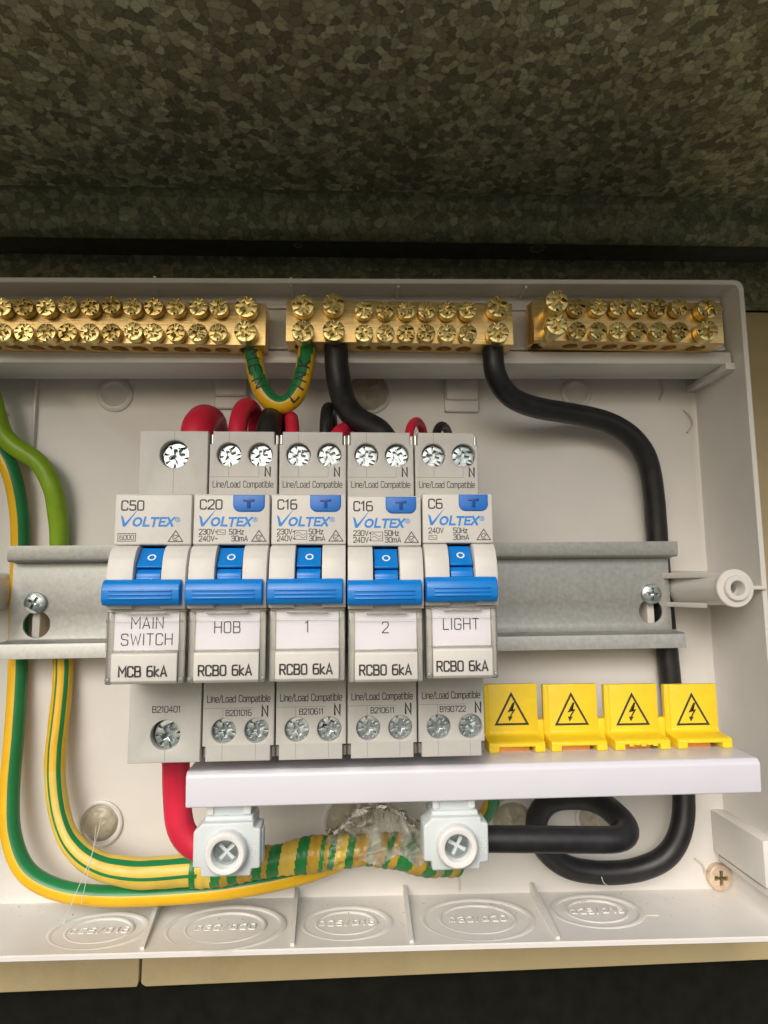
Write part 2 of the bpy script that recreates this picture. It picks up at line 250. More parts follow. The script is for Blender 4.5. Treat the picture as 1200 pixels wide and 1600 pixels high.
# ------------------------------------------------------------------ stroke lettering
def rr(x0, y0, x1, y1, c): return [(x0+c, y0), (x1-c, y0), (x1-.3*c, y0+.3*c), (x1, y0+c), (x1, y1-c), (x1-.3*c, y1-.3*c), (x1-c, y1), (x0+c, y1), (x0+.3*c, y1-.3*c), (x0, y1-c), (x0, y0+c), (x0+.3*c, y0+.3*c), (x0+c, y0)]
k_ = .15
_S = [(.56, .8), (.56, .86), (.52, .96), (.42, 1), (.15, 1), (.04, .96), (0, .86), (0, .66), (.04, .57), (.14, .53), (.43, .48), (.53, .44), (.57, .34), (.57, .14), (.53, .04), (.43, 0), (.14, 0), (.04, .04), (0, .14), (0, .2)]
_P = [(0, 0), (0, 1), (.42, 1), (.52, .96), (.56, .86), (.56, .62), (.52, .52), (.42, .48), (0, .48)]
GL = {
 'A': (.62, [[(0, 0), (.31, 1), (.62, 0)], [(.1, .28), (.52, .28)]]),
 'B': (.58, [[(0, .52), (0, 1), (.42, 1), (.51, .96), (.55, .87), (.55, .64), (.5, .55), (.42, .52), (0, .52), (0, 0), (.44, 0), (.54, .04), (.58, .14), (.58, .38), (.53, .49), (.42, .52)]]),
 'C': (.56, [[(.56, .78), (.56, .86), (.52, .96), (.42, 1), (.14, 1), (.04, .96), (0, .86), (0, .14), (.04, .04), (.14, 0), (.42, 0), (.52, .04), (.56, .14), (.56, .22)]]),
 'E': (.5, [[(.5, 1), (0, 1), (0, 0), (.5, 0)], [(0, .52), (.44, .52)]]),
 'G': (.58, [[(.57, .8), (.57, .86), (.53, .96), (.42, 1), (.14, 1), (.04, .96), (0, .86), (0, .14), (.04, .04), (.14, 0), (.43, 0), (.53, .04), (.58, .14), (.58, .48), (.3, .48)]]),
 'H': (.6, [[(0, 0), (0, 1)], [(.6, 0), (.6, 1)], [(0, .52), (.6, .52)]]),
 'I': (.06, [[(.03, 0), (.03, 1)]]),
 'K': (.58, [[(0, 0), (0, 1)], [(.56, 1), (.02, .5), (.58, 0)]]),
 'L': (.48, [[(0, 1), (0, 0), (.48, 0)]]),
 'M': (.74, [[(0, 0), (0, 1), (.37, .4), (.74, 1), (.74, 0)]]),
 'N': (.6, [[(0, 0), (0, 1), (.6, 0), (.6, 1)]]),
 'O': (.58, [rr(0, 0, .58, 1, k_)]),
 'R': (.58, [_P, [(.28, .48), (.58, 0)]]),
 'S': (.57, [_S]),
 'T': (.56, [[(0, 1), (.56, 1)], [(.28, 1), (.28, 0)]]),
 'V': (.6, [[(0, 1), (.3, 0), (.6, 1)]]),
 'W': (.84, [[(0, 1), (.2, 0), (.42, .8), (.64, 0), (.84, 1)]]),
 'X': (.6, [[(0, 0), (.6, 1)], [(0, 1), (.6, 0)]]),
 '0': (.56, [rr(0, 0, .56, 1, k_)]),
 '1': (.3, [[(0, .82), (.2, 1), (.2, 0)]]),
 '2': (.55, [[(0, .8), (0, .86), (.04, .96), (.14, 1), (.41, 1), (.51, .96), (.55, .86), (.55, .66), (.5, .54), (0, .06), (0, 0), (.56, 0)]]),
 '3': (.55, [[(0, .84), (.04, .96), (.14, 1), (.41, 1), (.51, .96), (.55, .86), (.55, .64), (.5, .55), (.4, .52), (.16, .52)], [(.4, .52), (.5, .48), (.55, .38), (.55, .14), (.51, .04), (.41, 0), (.14, 0), (.04, .04), (0, .16)]]),
 '4': (.58, [[(.42, 0), (.42, 1), (0, .28), (.58, .28)]]),
 '5': (.55, [[(.52, 1), (.03, 1), (.03, .56), (.41, .56), (.51, .52), (.55, .42), (.55, .14), (.51, .04), (.41, 0), (.14, 0), (.04, .04), (0, .14)]]),
 '6': (.56, [[(.5, 1), (.16, 1), (.05, .95), (0, .84), (0, .14), (.04, .04), (.14, 0), (.42, 0), (.52, .04), (.56, .14), (.56, .42), (.52, .52), (.42, .56), (0, .56)]]),
 '7': (.52, [[(0, 1), (.52, 1), (.2, 0)]]),
 '8': (.56, [rr(.02, .52, .54, 1, .13), rr(0, 0, .56, .52, .13)]),
 '9': (.56, [[(.06, 0), (.4, 0), (.51, .05), (.56, .16), (.56, .86), (.52, .96), (.42, 1), (.14, 1), (.04, .96), (0, .86), (0, .58), (.04, .48), (.14, .44), (.56, .44)]]),
 'a': (.46, [[(.03, .7), (.36, .7), (.46, .6), (.46, 0), (.1, 0), (0, .1), (0, .3), (.1, .38), (.46, .38)]]),
 'b': (.48, [[(0, 1), (0, 0), (.38, 0), (.48, .1), (.48, .6), (.38, .7), (0, .7)]]),
 'd': (.48, [[(.48, 1), (.48, 0), (.1, 0), (0, .1), (0, .6), (.1, .7), (.48, .7)]]),
 'e': (.47, [[(0, .34), (.47, .34), (.47, .6), (.37, .7), (.1, .7), (0, .6), (0, .1), (.1, 0), (.44, 0)]]),
 'i': (.06, [[(.03, 0), (.03, .7)], [(.03, .86), (.03, .98)]]),
 'k': (.46, [[(0, 0), (0, 1)], [(.42, .7), (.03, .34), (.46, 0)]]),
 'l': (.08, [[(.04, 0), (.04, 1)]]),
 'm': (.74, [[(0, 0), (0, .7), (.64, .7), (.74, .6), (.74, 0)], [(.37, .7), (.37, 0)]]),
 'n': (.46, [[(0, 0), (0, .7), (.36, .7), (.46, .6), (.46, 0)]]),
 'o': (.48, [rr(0, 0, .48, .7, .12)]),
 'p': (.48, [[(0, -.26), (0, .7), (.38, .7), (.48, .6), (.48, .1), (.38, 0), (0, 0)]]),
 't': (.3, [[(.06, .92), (.06, .1), (.14, 0), (.3, 0)], [(-.04, .7), (.28, .7)]]),
 'z': (.44, [[(0, .7), (.44, .7), (0, 0), (.44, 0)]]),
 '/': (.36, [[(0, -.08), (.36, 1.04)]]),
 '~': (.4, [[(0, .42), (.08, .52), (.16, .52), (.24, .42), (.32, .42), (.4, .52)]]),
 '-': (.3, [[(0, .45), (.3, .45)]]), '.': (.06, [[(0, 0), (.08, 0)]]), ' ': (.3, []),
 'Q': (.7, [rr(.06, .08, .64, .92, .2), [(0, 0), (.7, 1)]]),      # slashed O (diameter mark)
}
def text_strokes(s, h, gap=.2, cx=1.0):
    x = 0; res = []
    for ch in s:
        w, st = GL[ch]
        for p in st: res.append([((x+a*cx)*h, b*h) for a, b in p])
        x += w*cx+gap
    return res, (x-gap)*h
def ribbon(pts, w):
    n = len(pts); closed = (Vector(pts[0])-Vector(pts[-1])).length < 1e-6
    q = [Vector(p) for p in (pts[:-1] if closed else pts)]; n = len(q); L_, R_ = [], []
    for i in range(n):
        a = q[i-1] if (i > 0 or closed) else None; b = q[(i+1) % n] if (i < n-1 or closed) else None
        d1 = (q[i]-a).normalized() if a is not None else None; d2 = (b-q[i]).normalized() if b is not None else None
        if d1 is None: d1 = d2
        if d2 is None: d2 = d1
        n1 = Vector((-d1.y, d1.x)); n2 = Vector((-d2.y, d2.x)); mm = n1+n2
        mm = n1 if mm.length < 1e-4 else mm.normalized(); sc = 1/max(.42, mm.dot(n1)); ext = Vector((0, 0))
        if not closed and i == 0: ext = -d2*w*.35
        if not closed and i == n-1: ext = d1*w*.35
        L_.append(q[i]+ext+mm*w/2*sc); R_.append(q[i]+ext-mm*w/2*sc)
    vs = []; fs = []
    for a, b in zip(L_, R_): vs += [a, b]
    for i in range(n if closed else n-1): j = (i+1) % n; fs.append((2*i, 2*i+1, 2*j+1, 2*j))
    return vs, fs
_k = [0]
def strokes(mb, sts, w, name, mapf, th=0.03):
    for st in sts:
        vs, fs = ribbon(st, w); _k[0] = (_k[0]+1) % 6; d = th+0.004*_k[0]
        mb.add([mapf(v.x, v.y, d) for v in vs], fs, name)
def text(mb, s, x, z, h, y, name='ink', w=None, gap=.2, cx=1.0, align='l', width=None):
    w = w or h*.13; sts, tw = text_strokes(s, h, gap, cx)
    f = width/tw if width else 1.0; tw *= f; ox = x if align == 'l' else x-tw/2 if align == 'c' else x-tw
    strokes(mb, sts, w, name, lambda a, b, d: (ox+a*f, y-d, z+b))
def poly(mb, pts, y, name): mb.add([(a, y, b) for a, b in pts], [list(range(len(pts)))], name)
def outline(mb, pts, w, y, name):
    strokes(mb, [pts+[pts[0]]], w, name, lambda a, b, d: (a, y-d, b))
def arc(cx, cz, r, a0, a1, n=14): return [(cx+r*math.cos(R(a0+(a1-a0)*i/n)), cz+r*math.sin(R(a0+(a1-a0)*i/n))) for i in range(n+1)]

def spline(pts, step=1.2):
    n = len(pts); out = []
    for i in range(n-1):
        p0, p1, p2, p3 = pts[max(i-1, 0)], pts[i], pts[i+1], pts[min(i+2, n-1)]
        if i == 0: p0 = p1*2-p2
        if i == n-2: p3 = p2*2-p1
        t0 = 0; t1 = max((p1-p0).length, 1e-3)**.5; t2 = t1+max((p2-p1).length, 1e-3)**.5; t3 = t2+max((p3-p2).length, 1e-3)**.5
        m = max(2, int((p2-p1).length/step))
        for k in range(m):
            t = t1+(t2-t1)*k/m
            A1 = p0*((t1-t)/(t1-t0))+p1*((t-t0)/(t1-t0)); A2 = p1*((t2-t)/(t2-t1))+p2*((t-t1)/(t2-t1)); A3 = p2*((t3-t)/(t3-t2))+p3*((t-t2)/(t3-t2))
            B1 = A1*((t2-t)/(t2-t0))+A2*((t-t0)/(t2-t0)); B2 = A2*((t3-t)/(t3-t1))+A3*((t-t1)/(t3-t1))
            out.append(B1*((t2-t)/(t2-t1))+B2*((t-t1)/(t2-t1)))
    out.append(pts[-1]); return out
def smooth_path(q, it=6):
    for _ in range(it): q = [q[0]]+[(q[i-1]+q[i]*2+q[i+1])/4 for i in range(1, len(q)-1)]+[q[-1]]
    return q
def tube(mb, path, rad, colf, n=32, wob=0.0):
    # frames: reference direction is towards the viewer (-y) where possible
    m = len(path); vs = []; fs = []; T = []; N = None; frames = []
    for i in range(m):
        t = (path[min(i+1, m-1)]-path[max(i-1, 0)]).normalized()
        if N is None: N = Vector((0, -1, 0)) if abs(t.y) < .95 else Vector((0, 0, 1))
        N = (N-t*N.dot(t)).normalized(); Bv = t.cross(N); frames.append((path[i], t, N, Bv))
    s = 0
    for i, (p, t, Nn, Bv) in enumerate(frames):
        if i: s += (path[i]-path[i-1]).length
        r = rad(s) if callable(rad) else rad; T.append(s)
        for k in range(n):
            a = 2*PI*k/n; rr2 = r*(1+wob*noise.noise(Vector((math.cos(a)*1.2, math.sin(a)*1.2, s*.18))))
            vs.append(p+(Nn*math.cos(a)+Bv*math.sin(a))*rr2)
    groups = {}
    for i in range(m-1):
        for k in range(n):
            c = colf(2*PI*(k+.5)/n, (T[i]+T[i+1])/2); fs.append(((i*n+k, i*n+(k+1) % n, (i+1)*n+(k+1) % n, (i+1)*n+k), c))
    b = len(mb.v); mb.v += vs
    for f, c in fs: mb.f.append([b+q for q in f]); mb.m.append(mb.mi(c))
    for e, rev in ((0, True), (m-1, False)):
        f = [b+e*n+k for k in range(n)]; mb.f.append(f[::-1] if rev else f); mb.m.append(mb.mi(colf(0, T[e])))
    return frames, T
# ------------------------------------------------------------------ screws (shared meshes)
def cross_screw(name, matn, r, length, arm=.56, half=.13, ticks=8, shaft=.7, deep=.4, flare=.0, dark=None, dome=0):
    # axis along -y: head face at y = 0, cross recess and radial nicks are real openings in the face
    mb = MB(); a = arm*r; h = half*r; f = flare*r
    cross = [(h, h), (h+f, a), (-h-f, a), (-h, h), (-a, h+f), (-a, -h-f), (-h, -h), (-h-f, -a), (h+f, -a), (h, -h), (a, -h-f), (a, h+f)]
    holes = [cross]
    for k in range(ticks):
        an = 2*PI*(k+.5)/ticks; c, s_ = math.cos(an), math.sin(an); r0, r1 = (.56*r, .93*r); w0, w1 = .035*r, .075*r
        if ticks == 8 and k % 2 == 0: r0 = .62*r
        holes.append([(c*r0+s_*w0, s_*r0-c*w0), (c*r1+s_*w1, s_*r1-c*w1), (c*r1-s_*w1, s_*r1+c*w1), (c*r0-s_*w0, s_*r0+c*w0)])
    plate(mb, circ(0, 0, r, 48), holes, 0, deep*r, matn, .05*r)
    n0 = len(mb.v)
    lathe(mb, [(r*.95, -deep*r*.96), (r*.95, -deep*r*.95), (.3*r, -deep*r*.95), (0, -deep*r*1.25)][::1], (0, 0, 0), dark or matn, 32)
    lathe(mb, [(r*.985, -deep*r*.9), (r*.985, -max(r*.9, .6)), (r*shaft, -max(r*.9, .6)-.05), (r*shaft, -length)], (0, 0, 0), matn, 40)
    if dome: mb.xf(lambda v: Vector((v.x, v.y+dome*(v.x*v.x+v.z*v.z)/r, v.z)))
    return mb.mesh(name, 30)
ME = {
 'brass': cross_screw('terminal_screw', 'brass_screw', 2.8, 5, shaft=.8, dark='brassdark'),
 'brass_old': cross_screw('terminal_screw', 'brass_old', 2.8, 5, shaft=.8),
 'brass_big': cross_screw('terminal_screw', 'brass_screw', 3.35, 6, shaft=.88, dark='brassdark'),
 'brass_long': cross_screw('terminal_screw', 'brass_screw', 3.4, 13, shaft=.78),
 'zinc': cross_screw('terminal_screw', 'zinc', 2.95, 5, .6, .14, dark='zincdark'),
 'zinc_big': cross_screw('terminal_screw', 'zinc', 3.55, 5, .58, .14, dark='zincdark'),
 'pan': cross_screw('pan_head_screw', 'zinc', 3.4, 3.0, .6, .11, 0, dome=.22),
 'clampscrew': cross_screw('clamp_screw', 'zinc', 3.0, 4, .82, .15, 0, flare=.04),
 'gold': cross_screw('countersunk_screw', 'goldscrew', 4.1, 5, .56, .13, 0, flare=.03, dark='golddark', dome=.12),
}
def screw(kind, name, parent, loc, rot=0):
    o = bpy.data.objects.new(name, ME[kind]); COL.objects.link(o); o.parent = parent; o.location = Vector(loc)*MM
    o.rotation_euler = (random.uniform(-.035, .035), rot, random.uniform(-.035, .035)); return o

# ================================================================== SETTING
def struct(o): o['kind'] = 'structure'; return o
mb = MB(); box(mb, -420, 520, 74, 80, -420, 330, 'dark'); struct(mb.obj('dark_void_panel'))  # panel added to stand in for the dark void below the boards
# beige boards carrying the enclosure
zb = P(600, 1526, 62).z
def board(x0, x1, z0l, z0r, label):
    mb = MB(); y0, y1 = 62, 72; zt = 106 if x0 < 0 else 115.6
    prism(mb, [(x0, z0l), (x1, z0r), (x1, zt), (190, zt), (x0+.5, 105)] if x0 > -100 else [(x0, z0l), (x1, z0r), (x1, zt-1), (x0, zt-1)], y0, y1, 'board', 0.5, axis='y')
    if x0 > -100: prism(mb, [(x0-.6, zb+1.6), (x0+2.2, zb-.35), (x0-1.6, zb-.35)], 61.7, 62.3, 'dark', axis='y')
    return tag(mb.obj('backing_board'), label, 'board', 'boards behind the enclosure')
sl = P(218, 1543, 62).x
board(-320, sl-.35, zb+.2, zb-.1, 'beige painted board below the enclosure, left of the vertical seam')
board(sl+.35, 400, zb-.1, zb+.2, 'long beige painted board below and right of the enclosure, right of the seam')

# galvanised hood: profile along x
hood = thing('metal_hood', (60, 60, 123), 'dark spangled galvanised steel hood above the white enclosure', 'hood')
H0 = Vector((60, 60, 123))
def sheet(mb, prof, x0, x1, name, t=1.0, nx=1):
    n = len(prof); vs = []; fs = []
    for x in (x0, x1):
        for a, b in prof: vs.append((x, a, b))
    for i in range(n-1): fs.append((i, i+1, n+i+1, n+i))
    # offset copy upward/back for real thickness
    off = []
    for i in range(n):
        d = Vector(prof[min(i+1, n-1)])-Vector(prof[max(i-1, 0)]); d.normalize(); off.append((prof[i][0]+d.y*t, prof[i][1]-d.x*t))
    b = len(vs)
    for x in (x0, x1):
        for a, c in off: vs.append((x, a, c))
    for i in range(n-1): fs.append((b+i+1, b+i, b+n+i, b+n+i+1))
    fs += [(0, n, b+n, b), (n-1, b+n-1, b+2*n-1, 2*n-1)]
    mb.add(vs, fs, name)
X0, X1 = -300, 420
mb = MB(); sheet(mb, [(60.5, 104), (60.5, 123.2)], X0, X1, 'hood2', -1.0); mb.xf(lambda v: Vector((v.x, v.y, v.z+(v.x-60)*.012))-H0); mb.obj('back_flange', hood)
mb = MB()
prof = [(44, 123.2-.6), (63, 123.2+.2)]
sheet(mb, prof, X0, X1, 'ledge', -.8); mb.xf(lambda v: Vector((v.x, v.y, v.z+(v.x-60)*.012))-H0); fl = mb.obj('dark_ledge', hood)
mb = MB()
bead = [(44.2, 121.6), (43.2, 121.2), (41.5, 121.8), (39.8, 123.2), (38.6, 125.2), (38.2, 127.6), (38.0, 130.0), (37.2, 131.8), (35.5, 132.8), (33, 133.2)]
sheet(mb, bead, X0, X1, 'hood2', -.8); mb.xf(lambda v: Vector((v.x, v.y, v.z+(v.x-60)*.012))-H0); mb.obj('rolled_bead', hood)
mb = MB(); sheet(mb, [(33, 133.2), (10, 134), (-60, 136), (-150, 138), (-152, 132)], X0, X1, 'hood', -1.0); mb.xf(lambda v: Vector((v.x, v.y, v.z+(v.x-60)*.012))-H0); mb.obj('ceiling_sheet', hood)
for (px, py, rr_) in ((840, 383, 3.0), (466, 373, 1.6)):
    mb = MB(); c = P(px, py, 50.5); c.z = 122.68+(c.x-60)*.012
    lathe(mb, [(rr_, -.1), (rr_*1.0, .12), (rr_*.66, .12), (rr_*.6, .02)], (0, 0, 0), 'hood2', 24, axis=(0, 0, -1))
    lathe(mb, [(rr_*.62, -.1), (rr_*.62, .06), (0, .06)], (0, 0, 0), 'rust', 20, axis=(0, 0, -1))
    mb.obj('rusty_screw_hole', hood, c-H0)

# ================================================================== ENCLOSURE
YB, YR = 55.5, 25.0
enc = thing('enclosure_base', (54, 57.5, 0), 'white plastic switchboard enclosure base with its cover removed, open toward the front', 'enclosure')
E0 = Vector((54, 57.5, 0))
def loop4(c, r, n=6):
    out = []
    for i in range(4):
        p = Vector(c[i]); a = (Vector(c[i-1])-p).normalized(); b = (Vector(c[(i+1) % 4])-p).normalized()
        for k in range(n+1):
            t = k/n*PI/2; out.append(p+a*r*(1-math.sin(t))+b*r*(1-math.cos(t)))
    return out
def corners(d): return [(-78+d, -98.9+d), (183.3-d*1.0, -102.3+d), (183.3-d, 99.8-d), (-78+d, 95.0-d)]
mb = MB()
rings = [(loop4(corners(.4), 3), 57.5), (loop4(corners(.0), 3), YR+.4), (loop4(corners(.35), 3), YR), (loop4(corners(1.4), 2.4), YR), (loop4(corners(1.7), 2.2), YR+.3), (loop4(corners(.9), 3.5), YB-2.2), (loop4(corners(1.5), 3.5), YB-.6), (loop4(corners(3.2), 3.0), YB)]
n = len(rings[0][0]); vs = []; fs = []
for lp, y in rings: vs += [(p[0], y, p[1]) for p in lp]
for j in range(len(rings)-1):
    for i in range(n): fs.append((j*n+i, j*n+(i+1) % n, (j+1)*n+(i+1) % n, (j+1)*n+i))
fs.append([(len(rings)-1)*n+i for i in range(n)]); fs.append([i for i in range(n)][::-1])
bm = bmesh.new(); V = [bm.verts.new(v) for v in vs]
for f in fs: bm.faces.new([V[i] for i in f])
bmesh.ops.recalc_face_normals(bm, faces=bm.faces); mb.addbm(bm, 'box')
mb.xf(lambda v: v-E0); mb.obj('shell', enc)
# bar carrier across the top
mb = MB()
zl0, zl1 = 72.0, 76.0
def carr(x): return (x-60)*0.012
for x0, x1 in ((-76.5, 181.2),):
    pr = [(31.3, zl0), (31.3, zl1), (32.2, zl1), (32.2, zl1-1.5), (34.5, zl1-1.5), (34.5, 98.0), (47, 98.0), (47, zl0)]
    prism(mb, pr, x0, x1, 'box', .25)
    for za, zb_ in ((77.4, 78.6), (91.2, 92.6)): box(mb, x0+.3, x1-.3, 33.4, 35.4, za, zb_, 'box', .3)
mb.xf(lambda v: Vector((v.x, v.y, v.z+carr(v.x)))-E0); mb.obj('bar_carrier', enc)
# gusset between carrier and right wall, and stepped corner blocks
mb = MB(); box(mb, 178.6, 182.2, 30.5, 55.4, 71.2, 73.6, 'box', .3); mb.xf(lambda v: v-E0); mb.obj('gusset', enc)
# top wall ribs and floor ribs
for px, py in ((243, 455), (455, 455), (622, 455), (820, 458)):
    mb = MB(); a = P(px, 446, 28); box(mb, a.x-.45, a.x+.45, YR+1.5, 34.8, 95.3+carr(a.x), 98.4+carr(a.x), 'box', .2); mb.xf(lambda v: v-E0); mb.obj('top_rib', enc)
def floor_z(x): return -98.9+(x+78)/261.3*(-3.4)+1.25
for f, b in (((223, 1481), (250, 1420)), ((457, 1473), (463, 1405)), ((643, 1470), (633, 1400)), ((871, 1462), (832, 1388))):
    mb = MB(); a = P(f[0], f[1], 27); c = P(b[0], b[1], 54); z = floor_z(a.x)
    hexa(mb, [(a.x-.55, 26.5, z-.5), (a.x+.55, 26.5, z-.5), (a.x+.55, 26.5, z+1.2), (a.x-.55, 26.5, z+1.2), (c.x-.6, 55.4, z-.5), (c.x+.6, 55.4, z-.5), (c.x+.6, 55.4, z+3.2), (c.x-.6, 55.4, z+3.2)], 'box')
    mb.xf(lambda v: v-E0); mb.obj('floor_rib', enc)
# knock-outs on the floor
for px, py, rx, t in ((155, 1455, 14.6, 'Q25/Q16'), (352, 1450, 17.8, 'Q32/Q20'), (541, 1443, 14.0, 'Q25/Q16'), (746, 1437, 17.6, 'Q32/Q20'), (932, 1424, 14.6, 'Q25/Q16')):
    c = P(px, py, 40); z = floor_z(c.x); c = P(px, py, 40); f = (z-CP.z)/(c.z-CP.z); c = CP+(c-CP)*f
    mb = MB(); k = .74
    def ring(r0, r1, h, kk=k):
        n = 56; vs = []; fs = []
        for r, hh in ((r0, -.3), (r0, h*.5), (r0+(r1-r0)*.3, h), (r1-(r1-r0)*.3, h), (r1, h*.5), (r1, -.3)):
            for i in range(n): a = 2*PI*i/n; vs.append((r*math.cos(a), r*kk*math.sin(a), hh))
        for j in range(5):
            for i in range(n): fs.append((j*n+i, j*n+(i+1) % n, (j+1)*n+(i+1) % n, (j+1)*n+i))
        mb.add(vs, fs, 'box')
    ring(rx-1.9, rx, .5); ring(rx*.68-1.2, rx*.68, .42)
    sts, tw = text_strokes(t, 2.9, .34)
    for st in sts: tube(mb, [Vector((a-tw/2, b-1.4, .1)) for a, b in st], .27, lambda a, s: 'box', 8)
    mb.obj('knockout', enc, c-E0)
# raised rings and pads on the back wall
for px, py, r in ((180, 617, 6.2), (900, 615, 5.6)):
    mb = MB(); c = P(px, py, YB)
    lathe(mb, [(r, -.5), (r, .55), (r*.9, .9), (r*.72, .9), (r*.62, .3), (r*.58, .2), (0, .2)], c, 'box', 40); mb.xf(lambda v: v-E0); mb.obj('moulded_ring', enc)
for px0, px1, py0, py1 in ((694, 746, 592, 645), (336, 390, 590, 640)):
    mb = MB(); a = P(px0, py1, YB); b = P(px1, py0, YB)
    box(mb, a.x, b.x, YB-1.6, YB+.3, a.z, b.z, 'box', .5, 3); box(mb, a.x+.4, b.x-.4, YB-3.0, YB-1, a.z+4.2, b.z-.4, 'box', .6, 3); mb.xf(lambda v: v-E0); mb.obj('moulded_pad', enc)
for px, py, r in ((157, 1286, 7.2), (575, 612, 8.5), (930, 1276, 7.0), (548, 1283, 9.5), (800, 1285, 8)):
    mb = MB(); c = P(px, py, YB)
    lathe(mb, [(r, -.5), (r, .8), (r-.5, 1.1), (r-1.1, 1.0), (r-1.4, .08), (r-1.5, .05)], c, 'box', 44)
    mb.xf(lambda v: v-E0); mb.obj('mounting_hole_collar', enc)
# back vertical ribs left and right
for px, y0, y1 in ((50, 570, 705),):
    mb = MB(); a = P(px, y1, 54); b = P(px-6, y0, 54); box(mb, a.x-.5, a.x+.5, 53.6, 56, a.z, b.z, 'box', .2); mb.xf(lambda v: v-E0); mb.obj('back_rib', enc)
# threaded posts
def post(px, py, Y):
    mb = MB(); c = P(px, py, Y); h = YB-Y
    lathe(mb, [(6.3, -h), (5.6, -h*.5), (5.0, -1.9), (5.65, -1.7), (5.75, -1.4), (5.75, -.4), (5.55, -.15), (3.9, -.1), (3.75, .9), (3.55, 1.1), (2.4, 1.1), (2.2, .9), (1.9, -2.0), (2.1, -2.2), (1.85, -2.5), (2.1, -2.8), (1.85, -3.1), (2.0, -6), (0, -6)], c, 'box', 40)
    prism(mb, [(c.x-10.5, YB), (c.x-4.2, Y+8), (c.x-4.2, YB)], c.z+3.3, c.z+5.2, 'box', .15, axis='z')
    prism(mb, [(c.x-9.5, YB), (c.x-4.0, Y+9), (c.x-4.0, YB)], c.z-6.2, c.z-4.6, 'box', .15, axis='z')
    mb.xf(lambda v: v-E0); return mb.obj('threaded_post', enc)
post(1150, 919, 20); pl = post(-92, 925, 24)
mb = MB(); c = P(1150, 919, 20); box(mb, c.x+5, 182.3, 30, 55, c.z-.7, c.z+.8, 'box', .2); box(mb, c.x+5, 182.3, 24, 31, c.z-.5, c.z+.7, 'box', .2); mb.xf(lambda v: v-E0); mb.obj('post_web', enc)
# support strips behind the rail slots
for px in (57, 1017):
    mb = MB(); a = P(px, 990, 50); box(mb, a.x-1.2, a.x+1.2, 49.2, 56, a.z-3, a.z+18, 'box', .2); mb.xf(lambda v: v-E0); mb.obj('rail_support', enc)
# bracket block on the right wall
mb = MB(); a = P(1113, 1265, 55); b = P(1113, 1330, 55)
box(mb, a.x-.4, 182.4, 28, 55.6, b.z, a.z, 'box', .4); box(mb, a.x+1.2, 182.6, 28.5, 55.6, b.z-3.2, b.z-1.4, 'box', .3); mb.xf(lambda v: v-E0); mb.obj('side_bracket', enc)

# ================================================================== DIN RAIL
xl, xr = P(14, 858, 43).x, P(1056, 846, 43).x
rail = thing('din_rail', ((xl+xr)/2, 48, -3), 'galvanised steel mounting rail running behind the five breakers', 'rail')
r0 = Vector(((xl+xr)/2, 48, -3))
mb = MB(); zt, zb2 = 14.8, -20.4
s1 = P(57, 942, 47); s2 = P(1016, 928, 47); h1 = P(57, 974, 47); h2 = P(1017, 957, 47)
wl, wr = P(18, 930, 47).x, P(1047, 930, 47).x
plate(mb, [(wl, zb2+5.4), (wr, zb2+5.4), (wr, zt-5.4), (wl, zt-5.4)], [circ(h1.x, h1.z, 4.3), circ(h2.x, h2.z, 4.1)], 47, 48, 'rail', .08)
def arcp(cy, cz, r, a0, a1, n=5): return [(cy+r*math.cos(R(a0+(a1-a0)*i/n)), cz+r*math.sin(R(a0+(a1-a0)*i/n))) for i in range(n+1)]
for sgn, ze in ((1, zt), (-1, zb2)):
    # lip (facing the camera) then wall back to the web
    inner = [(41.9, 0), (41.9, -4.0)] ; 
    pr = [(42.0, .0)] + [(42.0, -3.6), (42.3, -4.5), (43.1, -5.0), (47.0, -5.15), (47.4, -5.6), (48, -5.6), (48, -4.3), (44.2, -4.1), (43.3, -3.6), (43.0, -3.0), (43.0, 0)]
    pr = [(a, ze+sgn*b) for a, b in pr]
    prism(mb, pr, xl+(0 if sgn > 0 else -1.2), xr+(0 if sgn > 0 else .8), 'rail')
mb.xf(lambda v: Vector((v.x, v.y, v.z+(v.x-55)*0.004))-r0); mb.obj('rail_profile', rail)
for s, l, a in ((s1, 'zinc pan head screw holding the rail, left of the main switch', .5), (s2, 'zinc pan head screw holding the rail at its right end, near the threaded post', .1)):
    o = bpy.data.objects.new('pan_head_screw', ME['pan']); COL.objects.link(o); o.location = Vector((s.x, 45.0, s.z))*MM; o.rotation_euler = (0, a, 0)
    tag(o, l, 'screw', 'rail screws')

